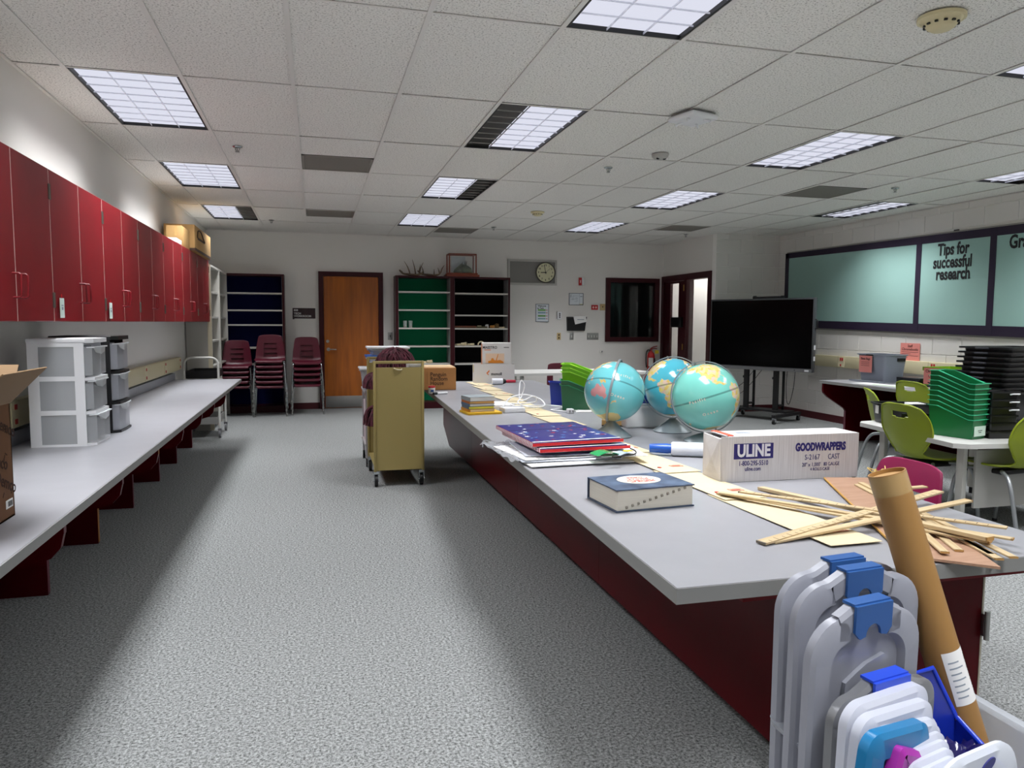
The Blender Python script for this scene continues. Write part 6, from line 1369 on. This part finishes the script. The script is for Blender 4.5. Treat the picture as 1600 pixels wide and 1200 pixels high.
lid('teal blue lid in the front tub', (2.176, -3.632, .318), .28, .03, .175, .405, M('teal lid', '#1c74a8', .3), None, rc=.03, roll=.12)
lid('magenta lid, smallest in the front tub', (2.115, -3.672, .335), .32, .03, .12, .375, M('magenta lid', '#a02a9a', .3), None, rc=.01, roll=.42)
for k in range(7): lid(f'white translucent box lid, {["rearmost", "second rearmost", "third rearmost", "middle", "third nearest", "second nearest", "nearest"][k]} of the white row in the front tub', (2.286-.004*k, -3.575-.014*k, .322), .24, .04, .135, .375-.006*k, wlid, None, rc=.03, th=.012)
t = lid('clear rounded lid with a dark blue button, nearest in the front tub', (2.315, -3.680, .318), .22, .03, .235, .385, CLEAR('milky lid', '#dfe4ee', .75, .25), None, rc=.075, th=.012)
q = MB(); q.prism([(.018+.018*math.cos(2*PI*k/20), .34+.010*math.sin(2*PI*k/20)+.006*math.cos(2*PI*k/20)) for k in range(20)], -.002, .0, 'y'); q.build('blue_button', M('dark blue button', '#1f2170', .4), t)
# royal blue scoop bin
t = thing('scoop_bin', 'royal blue slanted bin in the front tub beside the cardboard tube', 'bin', (2.47, -3.485, .345), .12)
q = MB(); e = .003
q.add([(-.075, .05, 0), (.07, .05, 0), (.07, -.05, 0), (-.075, -.05, 0), (-.085, .06, .33), (.02, .06, .335), (.095, .06, .22), (.095, -.06, .16), (.02, -.06, .18), (-.085, -.06, .18)], [(3, 2, 1, 0), (0, 1, 6, 5, 4), (2, 3, 9, 8, 7), (1, 2, 7, 6), (3, 0, 4, 9)])
me_ = q.build('tub', M('royal blue scoop', '#1930a8', .25), t); sm_ = me_.modifiers.new('thick', 'SOLIDIFY'); sm_.thickness = .003
q = MB(); q.tube([(-.085, .06, .33), (.02, .06, .335), (.095, .06, .22), (.095, -.06, .16), (.02, -.06, .18), (-.085, -.06, .18)], .005, 6, closed=True); q.build('rolled_rim', M('royal blue rim', '#2546d8', .25), t, smooth=60)
t = thing('plastic_wrap', 'crumpled dark cellophane inside the royal blue bin', 'wrap', (2.47, -3.485, .50)); rr = random.Random(3)
P = [[(-.05+.12*i/9, -.035+.07*j/7, .03+.02*math.sin(i*1.7+j)*math.cos(j*1.3)+rr.uniform(0, .012)) for j in range(8)] for i in range(10)]; q = MB(); q.shell(P, .002); q.build('film', M('dark violet film', '#241f5a', .12), t, smooth=60); q = MB(); q.rbox(-.04, .06, -.03, .03, -.1, .025, .01); q.build('wrapped_item', M('dark violet item', '#1a1748', .4), t, smooth=40)
# cardboard mailing tube
tube_m = M('brown mailing tube', '#a27a45', .5, col2='#946b38', vscale=3, stretch=(1, 1, .2)); A = Vector((2.462, -3.300, 1.052)); Bv = Vector((2.622, -3.42, .42)); d = (A-Bv); Lt = d.length; Z = d.normalized(); Xv = Vector((1, 0, 0)); Xv = (Xv-Z*Xv.dot(Z)).normalized(); Yv = Z.cross(Xv)
m4 = Matrix((Xv, Yv, Z)).transposed().to_4x4(); m4.translation = Bv
t = thing('mailing_tube', 'long brown cardboard mailing tube leaning in the front tub', 'tube', (0, 0, 0)); t.matrix_world = m4
ro, ri = .0375, .0345; q = MB(); n = 40; prof_ = [(ri, .0), (ro, .0), (ro, Lt), (ri, Lt)]
vs = [(r*math.cos(2*PI*k/n), r*math.sin(2*PI*k/n), z) for r, z in prof_ for k in range(n)]; q.add(vs, [(i*n+k, i*n+(k+1) % n, ((i+1) % 4)*n+(k+1) % n, ((i+1) % 4)*n+k) for i in range(4) for k in range(n)]); q.build('tube', tube_m, t, smooth=40)
q = MB(); q.lathe([(.001, Lt-.012), (ri-.001, Lt-.012), (ri-.001, Lt-.008), (.001, Lt-.008)], 32); q.build('end_plug', M('tan end plug', '#b98f58', .6), t, smooth=30)
q = MB(); vs = [((ro+.0004)*math.cos(a), (ro+.0004)*math.sin(a), z) for z in (Lt-.045, Lt-.002) for a in [2*PI*k/n for k in range(n)]]; q.add(vs, [(k, (k+1) % n, n+(k+1) % n, n+k) for k in range(n)]); q.build('tape_band', CLEAR('pale tape band', '#cfae78', .6, .25), t, smooth=60)
a0 = -PI*.50-.75; a1 = a0+1.75; q = MB(); m_ = 16; vs = [((ro+.0006)*math.cos(a0+(a1-a0)*k/m_), (ro+.0006)*math.sin(a0+(a1-a0)*k/m_), z) for z in (.175, .285) for k in range(m_+1)]; q.add(vs, [(k, k+1, m_+2+k, m_+1+k) for k in range(m_)]); lb_ = q.build('shipping_label', paper, t, smooth=60)
q = MB()
for k in range(15):
    a = a1-.35+.0; z = .185+.006*k; q.add([((ro+.0009)*math.cos(a+s), (ro+.0009)*math.sin(a+s), zz) for zz in (z, z+.0022+.0018*(k % 3 == 0)) for s in (0, .24)], [(0, 1, 3, 2)])
stuff(q.build('barcode', dark_ink, lb_))
q = MB()
for k in range(7):
    z = .19+.012*k; q.add([((ro+.0009)*math.cos(a), (ro+.0009)*math.sin(a), zz) for zz in (z, z+.003) for a in [a0+.2+(.8 if k % 2 else .6)*i/4 for i in range(5)]], [(i, i+1, 6+i, 5+i) for i in range(4)])
stuff(q.build('address_print', M('grey ink', '#8e98a2', .7), lb_))
